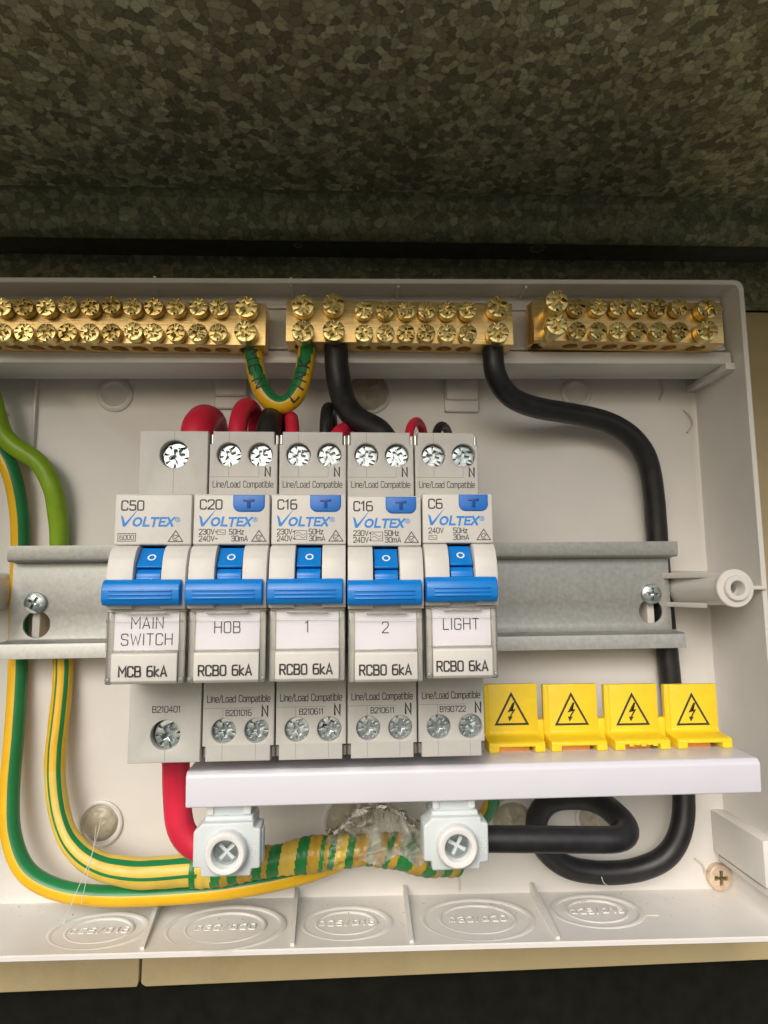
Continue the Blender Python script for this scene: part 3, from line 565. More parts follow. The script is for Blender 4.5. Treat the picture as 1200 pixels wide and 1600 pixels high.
# ================================================================== BREAKERS
def blunt(prof): return prof
def warn_tri(mb, cx, z0, s, y, name, w):
    outline(mb, [(cx-s/2, z0), (cx+s/2, z0), (cx, z0+s*.87)], w, y, name)
def breaker(x0, w, dz, rating, spec, label, serial, ulabel, main=False):
    t = thing('circuit_breaker', (x0, 43, 0), ulabel, 'breaker', 'circuit breakers on the rail')
    T0 = Vector((x0, 43, 0)); Tl = lambda v: Vector((v.x, v.y-43, v.z))
    mb = MB(); zt, zb = 41.5, -42.0; nt_, nb_ = 22.5+dz, -20.5+dz
    # ---- shoulders: front plates with real screw holes, body block behind
    hu = [(9.0, 35.3, 3.7)] if main else [(5.1, 35.3, 3.15), (13.2, 35.3, 3.15)]
    hl = [(9.1, -35.4, 3.6)] if main else [(5.3, -34.7, 3.0), (13.4, -34.7, 3.0)]
    if main:
        up = [(0.1, nt_-3), (w-.1, nt_-3), (w-.1, zt), (0.1, zt)]; lo = [(0.1, zb), (w-.1, zb), (w-.1, nb_+3), (0.1, nb_+3)]
    else:
        up = [(.1, nt_-3), (w-.1, nt_-3), (w-.1, zt-3.4), (w-1.0, zt-3.4), (w-1.0, zt), (.9, zt), (.9, zt-3.4), (.1, zt-3.4)]
        lo = [(.1, zb+3.6), (.9, zb+3.6), (.9, zb), (w-1.0, zb), (w-1.0, zb+3.6), (w-.1, zb+3.6), (w-.1, nb_+3), (.1, nb_+3)]
    plate(mb, up, [circ(a, b, r, 40) for a, b, r in hu], 0, 6, 'shell', .28)
    plate(mb, lo, [circ(a, b, r, 40) for a, b, r in hl], 0, 6, 'shell', .28)
    for za, zb_ in ((nt_-4, zt-.2), (zb+.2, nb_+4)):
        ins = 1.15 if not main else .15
        box(mb, ins, w-ins, 5.9, 42, za, zb_, 'shell', .2)
        box(mb, .12, w-.12, 9, 44, za, zb_-3.6 if za > 0 else zb_, 'shell') if za > 0 else box(mb, .12, w-.12, 9, 44, za+3.6, zb_, 'shell')
    box(mb, .12, w-.12, 2, 46, nb_+3.5, nt_-3.5, 'shell')
    # dark discs that paint the shade at the bottom of the screw holes
    for a, b, r in hu+hl: lathe(mb, [(r*.98, -5.85), (r*.98, -5.8), (0, -5.8)], (a, 0, b), 'hole', 28)
    # seams
    yS = -.03
    for a, b, r in hu[:1] if main else hu[:1]:
        box(mb, a-.05, a+.05, yS, .1, b+r+.1, zt-.3, 'seam'); box(mb, a-.05, a+.05, yS, .1, (nt_+.1 if main else 29.3), b-r-.1, 'seam')
    if not main:
        box(mb, .3, 12.9, yS-.002, .1, 29.3, 29.4, 'seam'); box(mb, 12.85, 12.95, yS-.004, .1, 29.4, 32.0, 'seam')
        box(mb, .3, 12.6, yS-.002, .1, -29.2, -29.1, 'seam'); 
        for a in (5.0, 13.2): box(mb, a-.05, a+.05, yS, .1, zb+.4, -37.9, 'seam')
        box(mb, 4.95, 5.05, yS-.004, .1, -31.6, -29.2, 'seam')
        text(mb, 'N', 15.2, 29.6, 2.3, 0, 'ink', .44, align='c', cx=.9)
        text(mb, 'Line/Load Compatible', w/2, 26.6, 1.62, 0, 'ink', .2, gap=.17, align='c', width=w-2.3)
        text(mb, 'Line/Load Compatible', w/2, -27.7, 1.62, 0, 'ink', .22, gap=.17, align='c', width=w-2.3)
        text(mb, 'N', 15.4, -31.2, 2.4, 0, 'ink', .46, align='c', cx=.9)
        text(mb, serial, 8.9, -31.0, 1.35, 0, 'ink', .2, align='c')
    else:
        box(mb, 9.05, 9.15, yS, .1, zb+.4, -39.1, 'seam'); box(mb, 1.2, 6.5, yS, .1, -23.0, -22.9, 'seam')
        text(mb, serial, w/2+.3, -29.9, 1.45, 0, 'ink', .2, align='c')
    # ---- nose: printed upper panel
    x1 = w-.15; xs0, xs1 = w*.335, w*.685
    prism(mb, [(4, nt_), (-14.7, nt_+.15), (-15.2, nt_-.3), (-15.2, 10.9+dz), (-14.9, 10.6+dz), (4, 10.6+dz)], .12, x1, 'nose', .22)
    # cheeks curving forward on both sides of the lever slot
    ck = [(4, 10.5), (-14.9, 10.5), (-16.2, 10.0), (-17.3, 8.9), (-18.2, 7.2), (-18.8, 5.2), (-19.1, 3.0), (-19.1, -3.0), (-18.6, -4.0), (4, -4.0)]
    ck = [(a, b+dz) for a, b in ck]
    prism(mb, ck, .12, xs0, 'nose', .2); prism(mb, ck, xs1, x1, 'nose', .2)
    box(mb, xs0-.5, xs1+.5, -8.5, 4, -3.9+dz, 10.4+dz, 'shell')
    # lower nose core and text plate
    box(mb, .3, w-.4, -16.4, 4, nb_+.05, -4.1+dz, 'nose', .15); box(mb, xs0-.4, xs1+.4, -17.2, 4, -4.3+dz, -2.4+dz, 'nose', .15)
    box(mb, .12, x1, -12.5, 4, nb_+.1, -4.15+dz, 'shell', .15)
    prism(mb, [(-16, nb_), (-17.4, nb_), (-18.1, nb_+.7), (-18.2, nb_+6.4), (-17.6, nb_+6.9), (-16, nb_+6.9)], 1.7, w-1.7, 'nose', .15)
    text(mb, 'MCB 6kA' if main else 'RCBO 6kA', w/2-.2, nb_+1.75, 2.15, -18.2, 'ink', .37, gap=.21, align='c', cx=.93)
    # ---- print on the upper panel
    yp = -15.2; zz = lambda z: z+dz
    text(mb, rating, 1.6, zz(18.75 if main else 19.0), 2.15, yp, 'ink', .33, gap=.22, cx=1.12)
    logo(mb, 1.4 if not main else 1.5, zz(14.9), 12.7, yp)
    if main:
        outline(mb, [(1.0, zz(11.5)), (5.0, zz(11.5)), (5.0, zz(13.3)), (1.0, zz(13.3))], .14, yp, 'thinink')
        text(mb, '6000', 3.0, zz(11.85), 1.1, yp, 'thinink', .15, align='c')
    else:
        if spec == 'a' or spec == 'b':
            text(mb, '230V~', 1.5, zz(13.05), 1.2, yp, 'ink', .185); text(mb, '240V~', 1.5, zz(11.45), 1.2, yp, 'ink', .185)
            if spec == 'a':
                bx = (5.6, 7.5, 13.0, 14.1); text(mb, '50Hz', 8.4, zz(13.05), 1.2, yp, 'ink', .185)
            else:
                bx = (5.5, 8.4, 11.8, 13.9); text(mb, '50Hz', 8.9, zz(13.05), 1.2, yp, 'ink', .185)
            text(mb, '30mA', 9.0, zz(11.45), 1.2, yp, 'ink', .185)
        else:
            bx = (1.5, 3.4, 11.5, 12.5); text(mb, '240V', 1.5, zz(13.05), 1.2, yp, 'ink', .185)
            text(mb, '50Hz', 7.4, zz(13.05), 1.2, yp, 'ink', .185); text(mb, '30mA', 7.4, zz(11.45), 1.2, yp, 'ink', .185)
        outline(mb, [(bx[0], zz(bx[2])), (bx[1], zz(bx[2])), (bx[1], zz(bx[3])), (bx[0], zz(bx[3]))], .13, yp, 'thinink')
        for q, fz in (((.5,)+(0,),) if spec != 'b' else ((.66, 0), (.34, 0))):
            cz = bx[2]+(bx[3]-bx[2])*q; wv = [(bx[0]+.3+(bx[1]-bx[0]-.6)*i/12, zz(cz+.2*(bx[3]-bx[2])*.8*math.sin(2*PI*i/12))) for i in range(13)]
            strokes(mb, [wv], .12, 'thinink', lambda a, b, d: (a, yp-d, b))
    cx = w*.795 if main else w*.86; tz = zz(11.4)
    outline(mb, [(cx-1.65, tz), (cx+1.65, tz), (cx, tz+2.55)], .22, yp, 'thinink')
    strokes(mb, [arc(cx, tz+.85, .62, 20, 320)], .16, 'thinink', lambda a, b, d: (a, yp-d, b))
    strokes(mb, [[(cx-.3, tz+.85), (cx-.05, tz+.6), (cx+.62, tz+1.3)]], .16, 'thinink', lambda a, b, d: (a, yp-d, b))
    mb.xf(Tl); mb.obj('body', t)
    # ---- lever
    mb = MB(); lx0, lx1 = xs0+.35, xs1-.35; zd = lambda pr: [(a, b+dz) for a, b in pr]
    prism(mb, zd([(-8, 9.6), (-14.2, 9.9), (-17.6, 5.9), (-17.9, 5.5), (-17.6, 5.2), (-8, 4.2)]), lx0, lx1, 'blue', .15)
    prism(mb, zd([(-9, 5.4), (-17.0, 4.9), (-17.9, 4.0), (-18.1, 3.4), (-18.1, 2.7), (-20.2, 2.4), (-20.2, 0), (-9, 0)]), lx0+.05, lx1-.05, 'blue', .15)
    prism(mb, zd([(-14, 2.3), (-20.0, 2.6), (-21.0, 1.7), (-21.5, .4), (-21.5, -1.9), (-20.6, -3.1), (-17, -3.2), (-14, -2.4)]), .0, w-.75, 'blue', .35, 3)
    for q in (0.1, -.75, -1.6): box(mb, 1.7, w-2.4, -21.75, -21.2, q-.22+dz, q+.22+dz, 'blue', .14)
    box(mb, w/2-.08-.1, w/2-.02, -21.56, -21.3, -2.0+dz, .5+dz, 'bluedark')
    # white O, on the sloping face of the stem
    p0 = Vector((-14.2, 9.9+dz)); p1 = Vector((-17.6, 5.9+dz)); dd = (p1-p0); nn = Vector((dd.y, -dd.x)).normalized(); 
    if nn.x > 0: nn = -nn
    ccx = (lx0+lx1)/2+.1
    def onslope(a, b, d): q = p0+dd*(.56-b/dd.length)+nn*d; return (ccx+a, q.x, q.y)
    strokes(mb, [arc(0, 0, .78, 0, 360, 28)], .34, 'whiteink', onslope, .03)
    if main:                                            # scuffed marks on the stem
        rnd = random.Random(3)
        for i in range(16):
            a = ccx+rnd.uniform(-1.2, 1.2); z = rnd.uniform(-.3, 2.2); l = rnd.uniform(.2, .7); an = rnd.uniform(.4, 1.6)
            strokes(mb, [[(a, z), (a+l*math.cos(an), z+l*math.sin(an))]], .1, 'whiteink', lambda u, v, d: (u, (-20.4 if v < 2.35 else -19.6)-d, v))
    mb.xf(Tl); mb.obj('lever', t)
    # ---- test button
    if not main:
        mb = MB(); bx0, bx1 = w*.52, w*.925; zt_, zb_ = nt_-.25, nt_-4.1
        o_ = [(bx0, zt_), (bx1, zt_), (bx1, zb_+1.5)]+[(bx1-1.5+1.5*math.cos(R(-a)), zb_+1.5+1.5*math.sin(R(-a))) for a in (20, 45, 70, 90)]+[(bx0+1.5+1.5*math.cos(R(-a)), zb_+1.5+1.5*math.sin(R(-a))) for a in (90, 110, 135, 160)]+[(bx0, zb_+1.5)]
        plate(mb, o_, [], -15.55, -14.9, 'bluedark', .18); c = (bx0+bx1)/2
        outline(mb, [(a, b-.0) for a, b in o_], .16, -15.24, 'bluedark')
        mb.xf(Tl); tb = mb.obj('test_button', t); mb = MB()
        prism(mb, [(c-1.3, nt_-1.15), (c-1.3, nt_-1.75), (c-.4, nt_-1.75), (c-.4, nt_-3.3), (c+.4, nt_-3.3), (c+.4, nt_-1.75), (c+1.3, nt_-1.75), (c+1.3, nt_-1.15)], -15.75, -15.4, 'bluelet', .08, axis='y')
        mb.xf(Tl); mb.obj('raised_letter', tb)
    # ---- name card and its clear window
    mb = MB(); zc0, zc1 = nb_+7.3, -5.0+dz
    box(mb, 1.75, w-1.75, -17.0, -16.6, zc0, zc1, 'card')
    lines = label.split('|'); h = 2.45
    for i, ln in enumerate(lines):
        z = (zc0+zc1)/2-1.0+((1.75 if i == 0 else -1.9) if len(lines) > 1 else .6)
        text(mb, ln, w/2+(-.1 if len(lines) == 1 else .1), z, h, -17.0, 'ink', .24, gap=.26, align='c', cx=1.02)
    mb.xf(Tl); mb.obj('name_card', t)
    mb = MB()
    box(mb, .25, w-.35, -18.0, -17.65, zc0-.1, zc1+.4, 'clear', .06)
    box(mb, .25, 1.6, -17.6, -13, nb_-.1, zc1+.4, 'clearedge', .3); box(mb, w-1.7, w-.35, -17.6, -13, nb_-.1, zc1+.4, 'clearedge', .3)
    box(mb, .25, w-.35, -18.35, -17.9, zc1-1.9, zc1-1.4, 'clear', .1); box(mb, 4.2, w-4.2, -18.5, -17.9, zc1-.2, zc1+.35, 'clearedge', .1)
    box(mb, 1.7, w-1.7, -18.25, -17.7, zc0-.35, zc0+.1, 'clearedge', .1)
    for xx in (.35, w-1.35):
        if main or label in ('HOB', 'LIGHT'): lathe(mb, [(.55, -.3), (.55, .25), (.3, .45), (0, .5)], (xx+.5, -17.6, nb_+1.0), 'clearedge', 14)
    mb.xf(Tl); mb.obj('clear_window', t)
    # ---- screws and steel pins
    for a, b, r in hu: screw('zinc_big' if main else 'zinc', 'terminal_screw', t, (a+(.35 if main else 0), 1.6-43, b-(.35 if main else .1)), random.uniform(-.6, .6))
    for a, b, r in hl: screw('zinc_big' if main else 'zinc', 'terminal_screw', t, (a+(.5 if main else 0), 1.6-43, b), random.uniform(-.6, .6))
    if not main:
        for a, b in ((.45, zt-1.8), (w-.5, zt-1.9), (.45, zb+1.9), (w-.5, zb+1.8)):
            mb = MB(); lathe(mb, [(.52, -1.2), (.52, 1.2)], (a, 2.0, b), 'steel', 16, axis=(0, 0, 1)); mb.xf(Tl); mb.obj('steel_pin', t)
    return t
def logo(mb, x, z, width, y):
    # tick-shaped V, then slanted capitals, then a small circled R
    sh = .2; s = width/11.9
    def pt(a, b): return (x+(a+b*sh)*s, y-.03, z+b*s)
    mb.add([pt(a, b) for a, b in ((-.55, 2.55), (.1, 2.1), (.75, .75), (1.2, 1.4), (3.0, 4.05), (1.55, 1.05), (1.0, 0), (.45, 0))], [(0, 1, 7), (1, 2, 6, 7), (2, 3, 5, 6), (3, 4, 5)], 'brand')
    cx = 2.35; H = 2.05
    for ch, wch in (('O', 2.0), ('L', 1.35), ('T', 1.55), ('E', 1.35), ('X', 1.6)):
        if ch == 'O': sts = [arc(1.0, .5, 1, 0, 0, 1)]; sts = [[(wch/2+(wch/2-.2)*math.cos(2*PI*i/24), H/2+(H/2-.2)*math.sin(2*PI*i/24)) for i in range(25)]]; lw = .43
        elif ch == 'L': sts = [[(.22, H), (.22, .19), (wch, .19)]]; lw = .42
        elif ch == 'T': sts = [[(0, H-.19), (wch, H-.19)], [(wch/2, H-.3), (wch/2, 0)]]; lw = .42
        elif ch == 'E': sts = [[(wch, H-.19), (.22, H-.19), (.22, .19), (wch, .19)], [(.2, H/2), (wch-.15, H/2)]]; lw = .4
        else: sts = [[(.1, 0.1), (wch-.1, H-.1)], [(.15, H-.1), (wch-.15, .1)]]; lw = .44
        strokes(mb, sts, lw*s, 'brand', lambda a, b, d, cx=cx: (x+(cx+a+b*sh)*s, y-d, z+b*s))
        cx += wch+.24
    c = (x+(cx+.75)*s, z+1.5*s)
    strokes(mb, [arc(c[0], c[1], .5*s, 0, 360, 20)], .12*s, 'brand', lambda a, b, d: (a, y-d, b))
    strokes(mb, [[(c[0]-.16*s, c[1]-.26*s), (c[0]-.16*s, c[1]+.26*s), (c[0]+.14*s, c[1]+.26*s), (c[0]+.14*s, c[1]), (c[0]-.1*s, c[1]), (c[0]+.2*s, c[1]-.26*s)]], .09*s, 'brand', lambda a, b, d: (a, y-d, b))
breaker(-.25, 17.75, 0, 'C50', '', 'MAIN|SWITCH', 'B210401', 'grey breaker with blue lever whose card reads MAIN SWITCH, with single large terminal screws', True)
breaker(17.75, 17.8, 0, 'C20', 'a', 'HOB', 'B201016', 'grey breaker with blue lever rated C20 whose card reads HOB')
breaker(35.8, 17.7, 0, 'C16', 'b', '1', 'B210611', 'grey breaker with blue lever rated C16 whose card reads 1')
breaker(53.7, 17.7, -.4, 'C16', 'b', '2', 'B210611', 'grey breaker with blue lever rated C16 whose card reads 2')
breaker(71.6, 17.1, .2, 'C6', 'c', 'LIGHT', 'B190722', 'grey breaker with blue lever rated C6 whose card reads LIGHT')

# ================================================================== TERMINAL BARS
def term_bar(pxl, pxr, cols, rows, label, old=(), extra=None, N=False):
    a = P(pxl, 503, 23.5); b = P(pxr, 503, 23.5); zc = (P(pxl, (rows[0]+rows[1])/2+4, 23.5).z+P(pxr, (rows[0]+rows[1])/2+4, 23.5).z)/2
    h = 13.7; xm = (a.x+b.x)/2; T0 = Vector((xm, 32, zc))
    t = thing('terminal_bar', T0, label, 'terminal bar', 'brass terminal bars at the top of the enclosure')
    mb = MB(); hx = []
    for px, py0, py1, kind, Y in cols: hx.append((P(px, 503, 20).x+(-4 if kind == 'brass_long' else 0), 2.35 if kind == 'brass' else 2.95))
    plate(mb, [(a.x, 23.5), (b.x, 23.5), (b.x, 32.2), (a.x, 32.2)], [circ(x, 28.0, min(r, 2.95), 24) for x, r in hx], zc-h/2, zc+h/2, 'brass', .25, axis='z')
    mb.xf(lambda v: v-T0); mb.obj('bar', t)
    for i, (px, py0, py1, kind, Y) in enumerate(cols):
        for j, py in enumerate((py0, py1)):
            k = kind
            if k == 'brass' and ((i, j) in old or random.random() < .12): k = 'brass_old'
            pr_ = {'brass': 3.0, 'brass_big': 3.7, 'brass_long': 10.5 if j == 0 else 7.5}[kind]+random.uniform(-.35, .35)
            screw(k, 'terminal_screw', t, P(px+(random.uniform(-.7, .7)), py, 23.5-pr_)-T0, random.uniform(0, PI))
    return t
c1 = [(x, 479, 519, 'brass', 32.5) for x in (-33, 2, 37, 71, 105, 140, 174, 207, 240, 274, 309, 341)]+[(384, 479, 517, 'brass_big', 27)]
c1 = [(x, y0+(-3 if i in (4, 6) else 0), y1+(-2 if i in (7,) else 0), k, Y) for i, (x, y0, y1, k, Y) in enumerate(c1)]
term_bar(-60, 415, c1, (479, 519), 'long brass terminal bar at the left with two rows of brass screws', old=((5, 0), (6, 1), (9, 1), (4, 1)))
c2 = [(473, 477, 517, 'brass_big', 29), (522, 474, 516, 'brass_big', 25)]+[(x, 484, 520, 'brass', 33.6) for x in (569, 602, 635, 667, 699, 731)]+[(779, 479, 519, 'brass_big', 27)]
term_bar(447, 801, c2, (480, 519), 'brass terminal bar in the middle with two thick black cables entering its underside', old=((5, 1), (3, 0)))
c3 = [(870, 470, 506, 'brass_long', 21)]+[(x, 479, 516, 'brass', 32.5) for x in (903, 935, 967, 999, 1031, 1063)]+[(1106, 481, 516, 'brass_big', 28)]
term_bar(834, 1129, c3, (480, 517), 'short brass terminal bar at the right without cables, its leftmost screws backed far out', old=((1, 0), (5, 0), (4, 1)))

# ================================================================== CABLES
def cable(pts, rad, col, name, label, n=28, sm=6, wob=0.0, extra=None, group=None):
    path = smooth_path(spline([P(*p) for p in pts]), sm)
    mb = MB(); cf = col if callable(col) else (lambda a, s: col)
    fr, T = tube(mb, path, rad, cf, n, wob)
    if extra: extra(mb, fr, T)
    o0 = path[len(path)//2].copy(); mb.xf(lambda v: v-o0)
    o = mb.obj(name, None, o0, 60); return tag(o, label, 'cable', group)
def stripes(arcs, base='gy_y', st='gy_g', tw=0.0, ph=0.0):
    def f(a, s):
        q = math.degrees(a+ph+tw*s) % 360
        return st if any((q-x0) % 360 < w for x0, w in arcs) else base
    return f
# green-yellow link with handwriting along its face
def menstripe(a, s):
    k = [48, 10, -40, -48, -20, 20, 48]; f = min(.999, max(0, s/61))*6; i = int(f); c = k[i]+(k[i+1]-k[i])*(f-i)
    q = (math.degrees(a)-c+180) % 360-180
    return 'gy_g' if abs(q) < 44 else 'gy_y'
def hand(mb, fr, T):
    def put(txt, s0, h, r):
        sts, tw = text_strokes(txt, h, .62, 1.1); rnd = random.Random(5)
        for st in sts:
            dense = []
            for (a, b), (c, d) in zip(st, st[1:]):
                for k in range(4): dense.append((a+(c-a)*k/4+rnd.uniform(-.07, .07), b+(d-b)*k/4+rnd.uniform(-.05, .05)))
            dense.append(st[-1])
            vs, fs = ribbon(dense, .5); out = []
            for v in vs:
                s = s0+v.x; i = min(range(len(T)), key=lambda q: abs(T[q]-s)); i = max(0, min(len(fr)-2, i if T[i] <= s else i-1))
                f = (s-T[i])/max(1e-6, T[i+1]-T[i]); p, t, N, B = fr[i]; p2 = fr[i+1][0]; pos = p.lerp(p2, f)
                Nv = Vector((0, -1, 0)); Nv = (Nv-t*Nv.dot(t)).normalized(); up = Nv.cross(t)*-1
                up = t.cross(Nv)*-1
                ang = (v.y-h/2)/r; out.append(pos+(Nv*math.cos(ang)+up*math.sin(ang))*(r+.06))
            mb.add(out, fs, 'ink')
    tot = T[-1]
    put('MEN', tot*.12, 3.9, 2.8); put('LINK', tot*.57, 3.5, 2.8)
cable([(395, 522, 28), (396, 552, 27.8), (402, 590, 26.5), (415, 622, 26), (438, 637, 26), (461, 622, 26), (473, 590, 26.5), (479, 552, 27.8), (480, 522, 28)], 2.8,
      menstripe, 'earth_link_cable', 'short green and yellow looped cable with MEN LINK handwritten on it, between two brass bars', extra=hand)
cable([(525, 524, 28), (525, 556, 27.2), (529, 595, 27), (540, 635, 25), (565, 660, 21), (592, 672, 18), (606, 695, 16)], 3.75, 'black', 'black_cable', 'thick black cable bending from the middle brass bar down to the breakers', wob=.03)
cable([(770, 524, 28), (770, 556, 27.2), (775, 590, 28), (797, 620, 32), (838, 637, 37), (890, 646, 42), (945, 658, 45), (985, 680, 46.5), (1009, 712, 48), (1020, 760, 49.5), (1025, 815, 51), (1029, 870, 51.7), (1035, 940, 51.7), (1042, 1010, 51.7), (1049, 1080, 51.5), (1060, 1160, 50), (1068, 1235, 47.5), (1066, 1290, 46), (1045, 1335, 46), (1000, 1358, 47), (930, 1363, 48), (876, 1350, 48.5), (843, 1315, 48), (838, 1278, 47), (858, 1252, 44), (900, 1246, 38), (935, 1252, 32), (962, 1272, 26), (982, 1297, 20), (970, 1311, 17), (930, 1312, 17), (870, 1311.5, 17), (800, 1311, 17), (748, 1311, 17)],
      lambda s: 3.3+.35*min(1, s/40)-0.0006*s, 'black', 'black_cable', 'long black cable from the middle brass bar, running behind the rail into a clamp', sm=7, wob=.02)
cable([(-40, 690, 46), (-5, 700, 48), (18, 740, 48.5), (30, 800, 50.5), (32, 850, 51.6), (30, 930, 52), (28, 1050, 52), (22, 1150, 50), (15, 1235, 48), (17, 1305, 46), (40, 1362, 44), (92, 1391, 43), (165, 1400, 42), (260, 1398, 41), (350, 1390, 40.5), (430, 1376, 41), (485, 1362, 44), (530, 1345, 48)], 2.9,
      stripes(((258, 98), (82, 80))), 'earth_cable', 'earth cable nearest the left edge, half green half yellow, sweeping along the bottom')
cable([(-30, 560, 42), (-8, 640, 44), (6, 682, 45.5), (32, 704, 46), (62, 724, 47), (82, 762, 48), (91, 810, 50), (93, 850, 51.4), (96, 940, 52), (99, 1050, 51.8), (93, 1120, 50), (86, 1190, 48), (90, 1255, 46), (108, 1312, 43), (150, 1350, 41), (220, 1364, 39.5), (285, 1360, 38.5), (345, 1356, 38)],
      lambda s: 3.05+min(1.35, max(0, s-158)*.045), lambda a, s: ((('gy_y' if 58 < math.degrees(a) % 360 < 120 else 'gy_lime') if s < 78 else stripes(((14, 17), (312, 17)), 'tape_y' if s > 140 else 'gy_y', 'gy_g')(a, s))), 'earth_cable', 'yellow earth cable with thin green stripes, lime green in its bend above the rail', wob=.055)
cable([(273, 1150, 14), (275, 1200, 15), (277, 1255, 16), (284, 1300, 16), (306, 1324, 16), (345, 1330, 16)], 3.6, 'red', 'red_cable', 'thick red cable from the bottom of the main switch into the left clamp', wob=.03)
cable([(306, 705, 16), (308, 672, 17), (319, 655, 24), (332, 664, 33), (337, 700, 40), (340, 760, 46)], 4.6, 'red', 'red_cable', 'thickest red cable arching behind the top of the main switch', wob=.04)
cable([(371, 705, 18), (373, 655, 21), (385, 634, 27), (398, 648, 34), (402, 700, 40), (402, 780, 48)], 2.75, 'red', 'red_cable', 'red cable in a tall arch behind the breaker marked HOB', wob=.03)
cable([(416, 705, 18), (420, 668, 22), (427, 650, 29), (432, 662, 37), (436, 705, 44)], 3.6, 'black', 'black_cable', 'black cable hidden partly by the green and yellow loop above the HOB breaker', wob=.03)
cable([(457, 705, 18), (457, 672, 22), (455, 652, 28), (452, 664, 36), (450, 710, 44)], 2.1, 'red', 'red_cable', 'slim red cable behind the bottom of the green and yellow loop', wob=.03)
cable([(510, 705, 20), (509, 660, 22), (512, 638, 27), (517, 645, 36), (520, 700, 44)], 1.9, 'black', 'black_cable', 'slim upright black cable beside the thick black cable above breaker 1', wob=.03)
cable([(524, 705, 16), (527, 684, 18), (538, 673, 24), (551, 682, 34), (556, 720, 42)], 2.6, 'red', 'red_cable', 'low red cable under the thick black cable between breakers 1 and 2', wob=.03)
cable([(638, 705, 18), (640, 670, 20), (650, 657, 25), (660, 668, 31), (664, 705, 36)], 1.35, 'red', 'red_cable', 'thin red cable arch behind the breaker marked LIGHT', wob=.03)
cable([(681, 705, 18), (682, 675, 20), (690, 664, 25), (700, 674, 31), (704, 710, 36)], 1.35, 'black', 'black_cable', 'thin black cable arch behind the breaker marked LIGHT', wob=.03)
cable([(742, 1290, 47), (756, 1276, 44), (768, 1258, 40), (770, 1235, 36), (764, 1200, 34)], 2.4, stripes(((-10, 110),), ph=R(20)), 'earth_cable', 'short piece of green and yellow cable just right of the right clamp')

# taped bundle
path = smooth_path(spline([P(*p) for p in ((300, 1358, 38.5), (345, 1357, 38.5), (400, 1348, 38.5), (470, 1338, 39), (540, 1331, 39.5), (610, 1328, 40), (665, 1338, 42), (712, 1340, 46))]), 5)
mb = MB(); rnd = random.Random(11); bands = []; s = 0
while s < 130: wd = rnd.uniform(1.2, 4.8); bands.append((s, s+wd, rnd.choice(['tape_o', 'tape_g', 'tape_o', 'tape_y', 'tape_g', 'tape_o']))); s += wd
fixed = []; last = None
for a, b, c in bands:
    if c == last: c = 'tape_g' if c != 'tape_g' else 'tape_o'
    fixed.append((a, b, c)); last = c
def bandcol(a, s):
    s2 = s+1.1*math.sin(a+.6)
    for x0, x1, c in fixed:
        if x0 <= s2 < x1: return c
    return 'tape_o'
tube(mb, spline(path, .4), lambda s: 4.7+.4*math.sin(s*.21)+.12*math.sin(s*2.3)+(0 if s < 45 else (s-45)*.03), bandcol, 36, .10)
o0 = path[len(path)//2].copy(); mb.xf(lambda v: v-o0)
tag(mb.obj('taped_bundle', None, o0, 50), 'bundle of wires wrapped in green and yellow striped tape below the white strip', 'cable bundle')
# crumpled film over the bundle
mb = MB(); vs = []; fs = []; nu, nv = 120, 90
fp = spline([P(*p) for p in ((498, 1333, 39.5), (560, 1325, 39.5), (620, 1323, 40), (668, 1334, 42), (702, 1338, 45))], .5)
for i in range(nu):
    p = fp[int(i/(nu-1)*(len(fp)-1))]; u = i/(nu-1)
    for j in range(nv):
        a = R(-42+j/(nv-1)*190); base = 5.2+1.9*u+.4*math.sin(math.pi*u)
        up = max(0, math.sin(a))
        q = .9*noise.noise(Vector((i*.045, j*.05, 3)))
        fold = 1-abs(noise.noise(Vector((i*.075+j*.03, j*.022, 7))))*2.2           # ridge-like creases
        fold2 = 1-abs(noise.noise(Vector((i*.03-j*.06, j*.05, 17))))*2.4
        r = base+q+.9*max(0, fold)**3+.6*max(0, fold2)**3+up**1.5*5.6*math.exp(-((u-.45)/.24)**2)
        vs.append((p.x+.8*noise.noise(Vector((i*.1, j*.1, 20)))*up, p.y-math.cos(a)*r*.85, p.z+math.sin(a)*r))
for i in range(nu-1):
    for j in range(nv-1):
        k = abs(i/nu-.5)*2; edge = noise.noise(Vector((j*.11, 2, (i > nu/2)*9)))*.3
        if k > .84+edge: continue
        if j < 12+16*noise.noise(Vector((i*.05, 1, 1))): continue
        fs.append((i*nv+j, (i+1)*nv+j, (i+1)*nv+j+1, i*nv+j+1))
mb.add(vs, fs, 'film'); o0 = fp[len(fp)//2].copy(); mb.xf(lambda v: v-o0)
flm = mb.obj('crumpled_film', None, o0, 70)
tag(flm, 'crumpled clear plastic film wrapped over the taped bundle between the two clamps', 'film')
# silicone plugs
def plug(px, py, r, label, strands=(), drop=0.6, amp=.8):
    c = P(px, py, YB); mb = MB(); n = 40; rings = 12; vs = []; fs = []
    for j in range(rings):
        q = j/(rings-1)
        for i in range(n):
            a = 2*PI*i/n; rr_ = r*q*(1+.05*noise.noise(Vector((math.cos(a)*2, math.sin(a)*2, px))))
            h = (1.6+amp*noise.noise(Vector((q*math.cos(a)*2.2+px, q*math.sin(a)*2.2, 1)))+.5*amp*noise.noise(Vector((q*math.cos(a)*6+px, q*math.sin(a)*6, 1))))*(1-q**4)+.02
            vs.append((rr_*math.cos(a), -h, rr_*math.sin(a)))
    for j in range(rings-1):
        for i in range(n): fs.append((j*n+i, (j+1)*n+i, (j+1)*n+(i+1) % n, j*n+(i+1) % n))
    fs.append([(rings-1)*n+i for i in range(n)])
    mb.add(vs, fs, 'silicone')
    for st in strands: tube(mb, spline([P(*p)-c for p in st], 1), lambda s: .1, lambda a, s: 'card', 8)
    return tag(mb.obj('silicone_plug', None, c, 60), label, 'sealant')
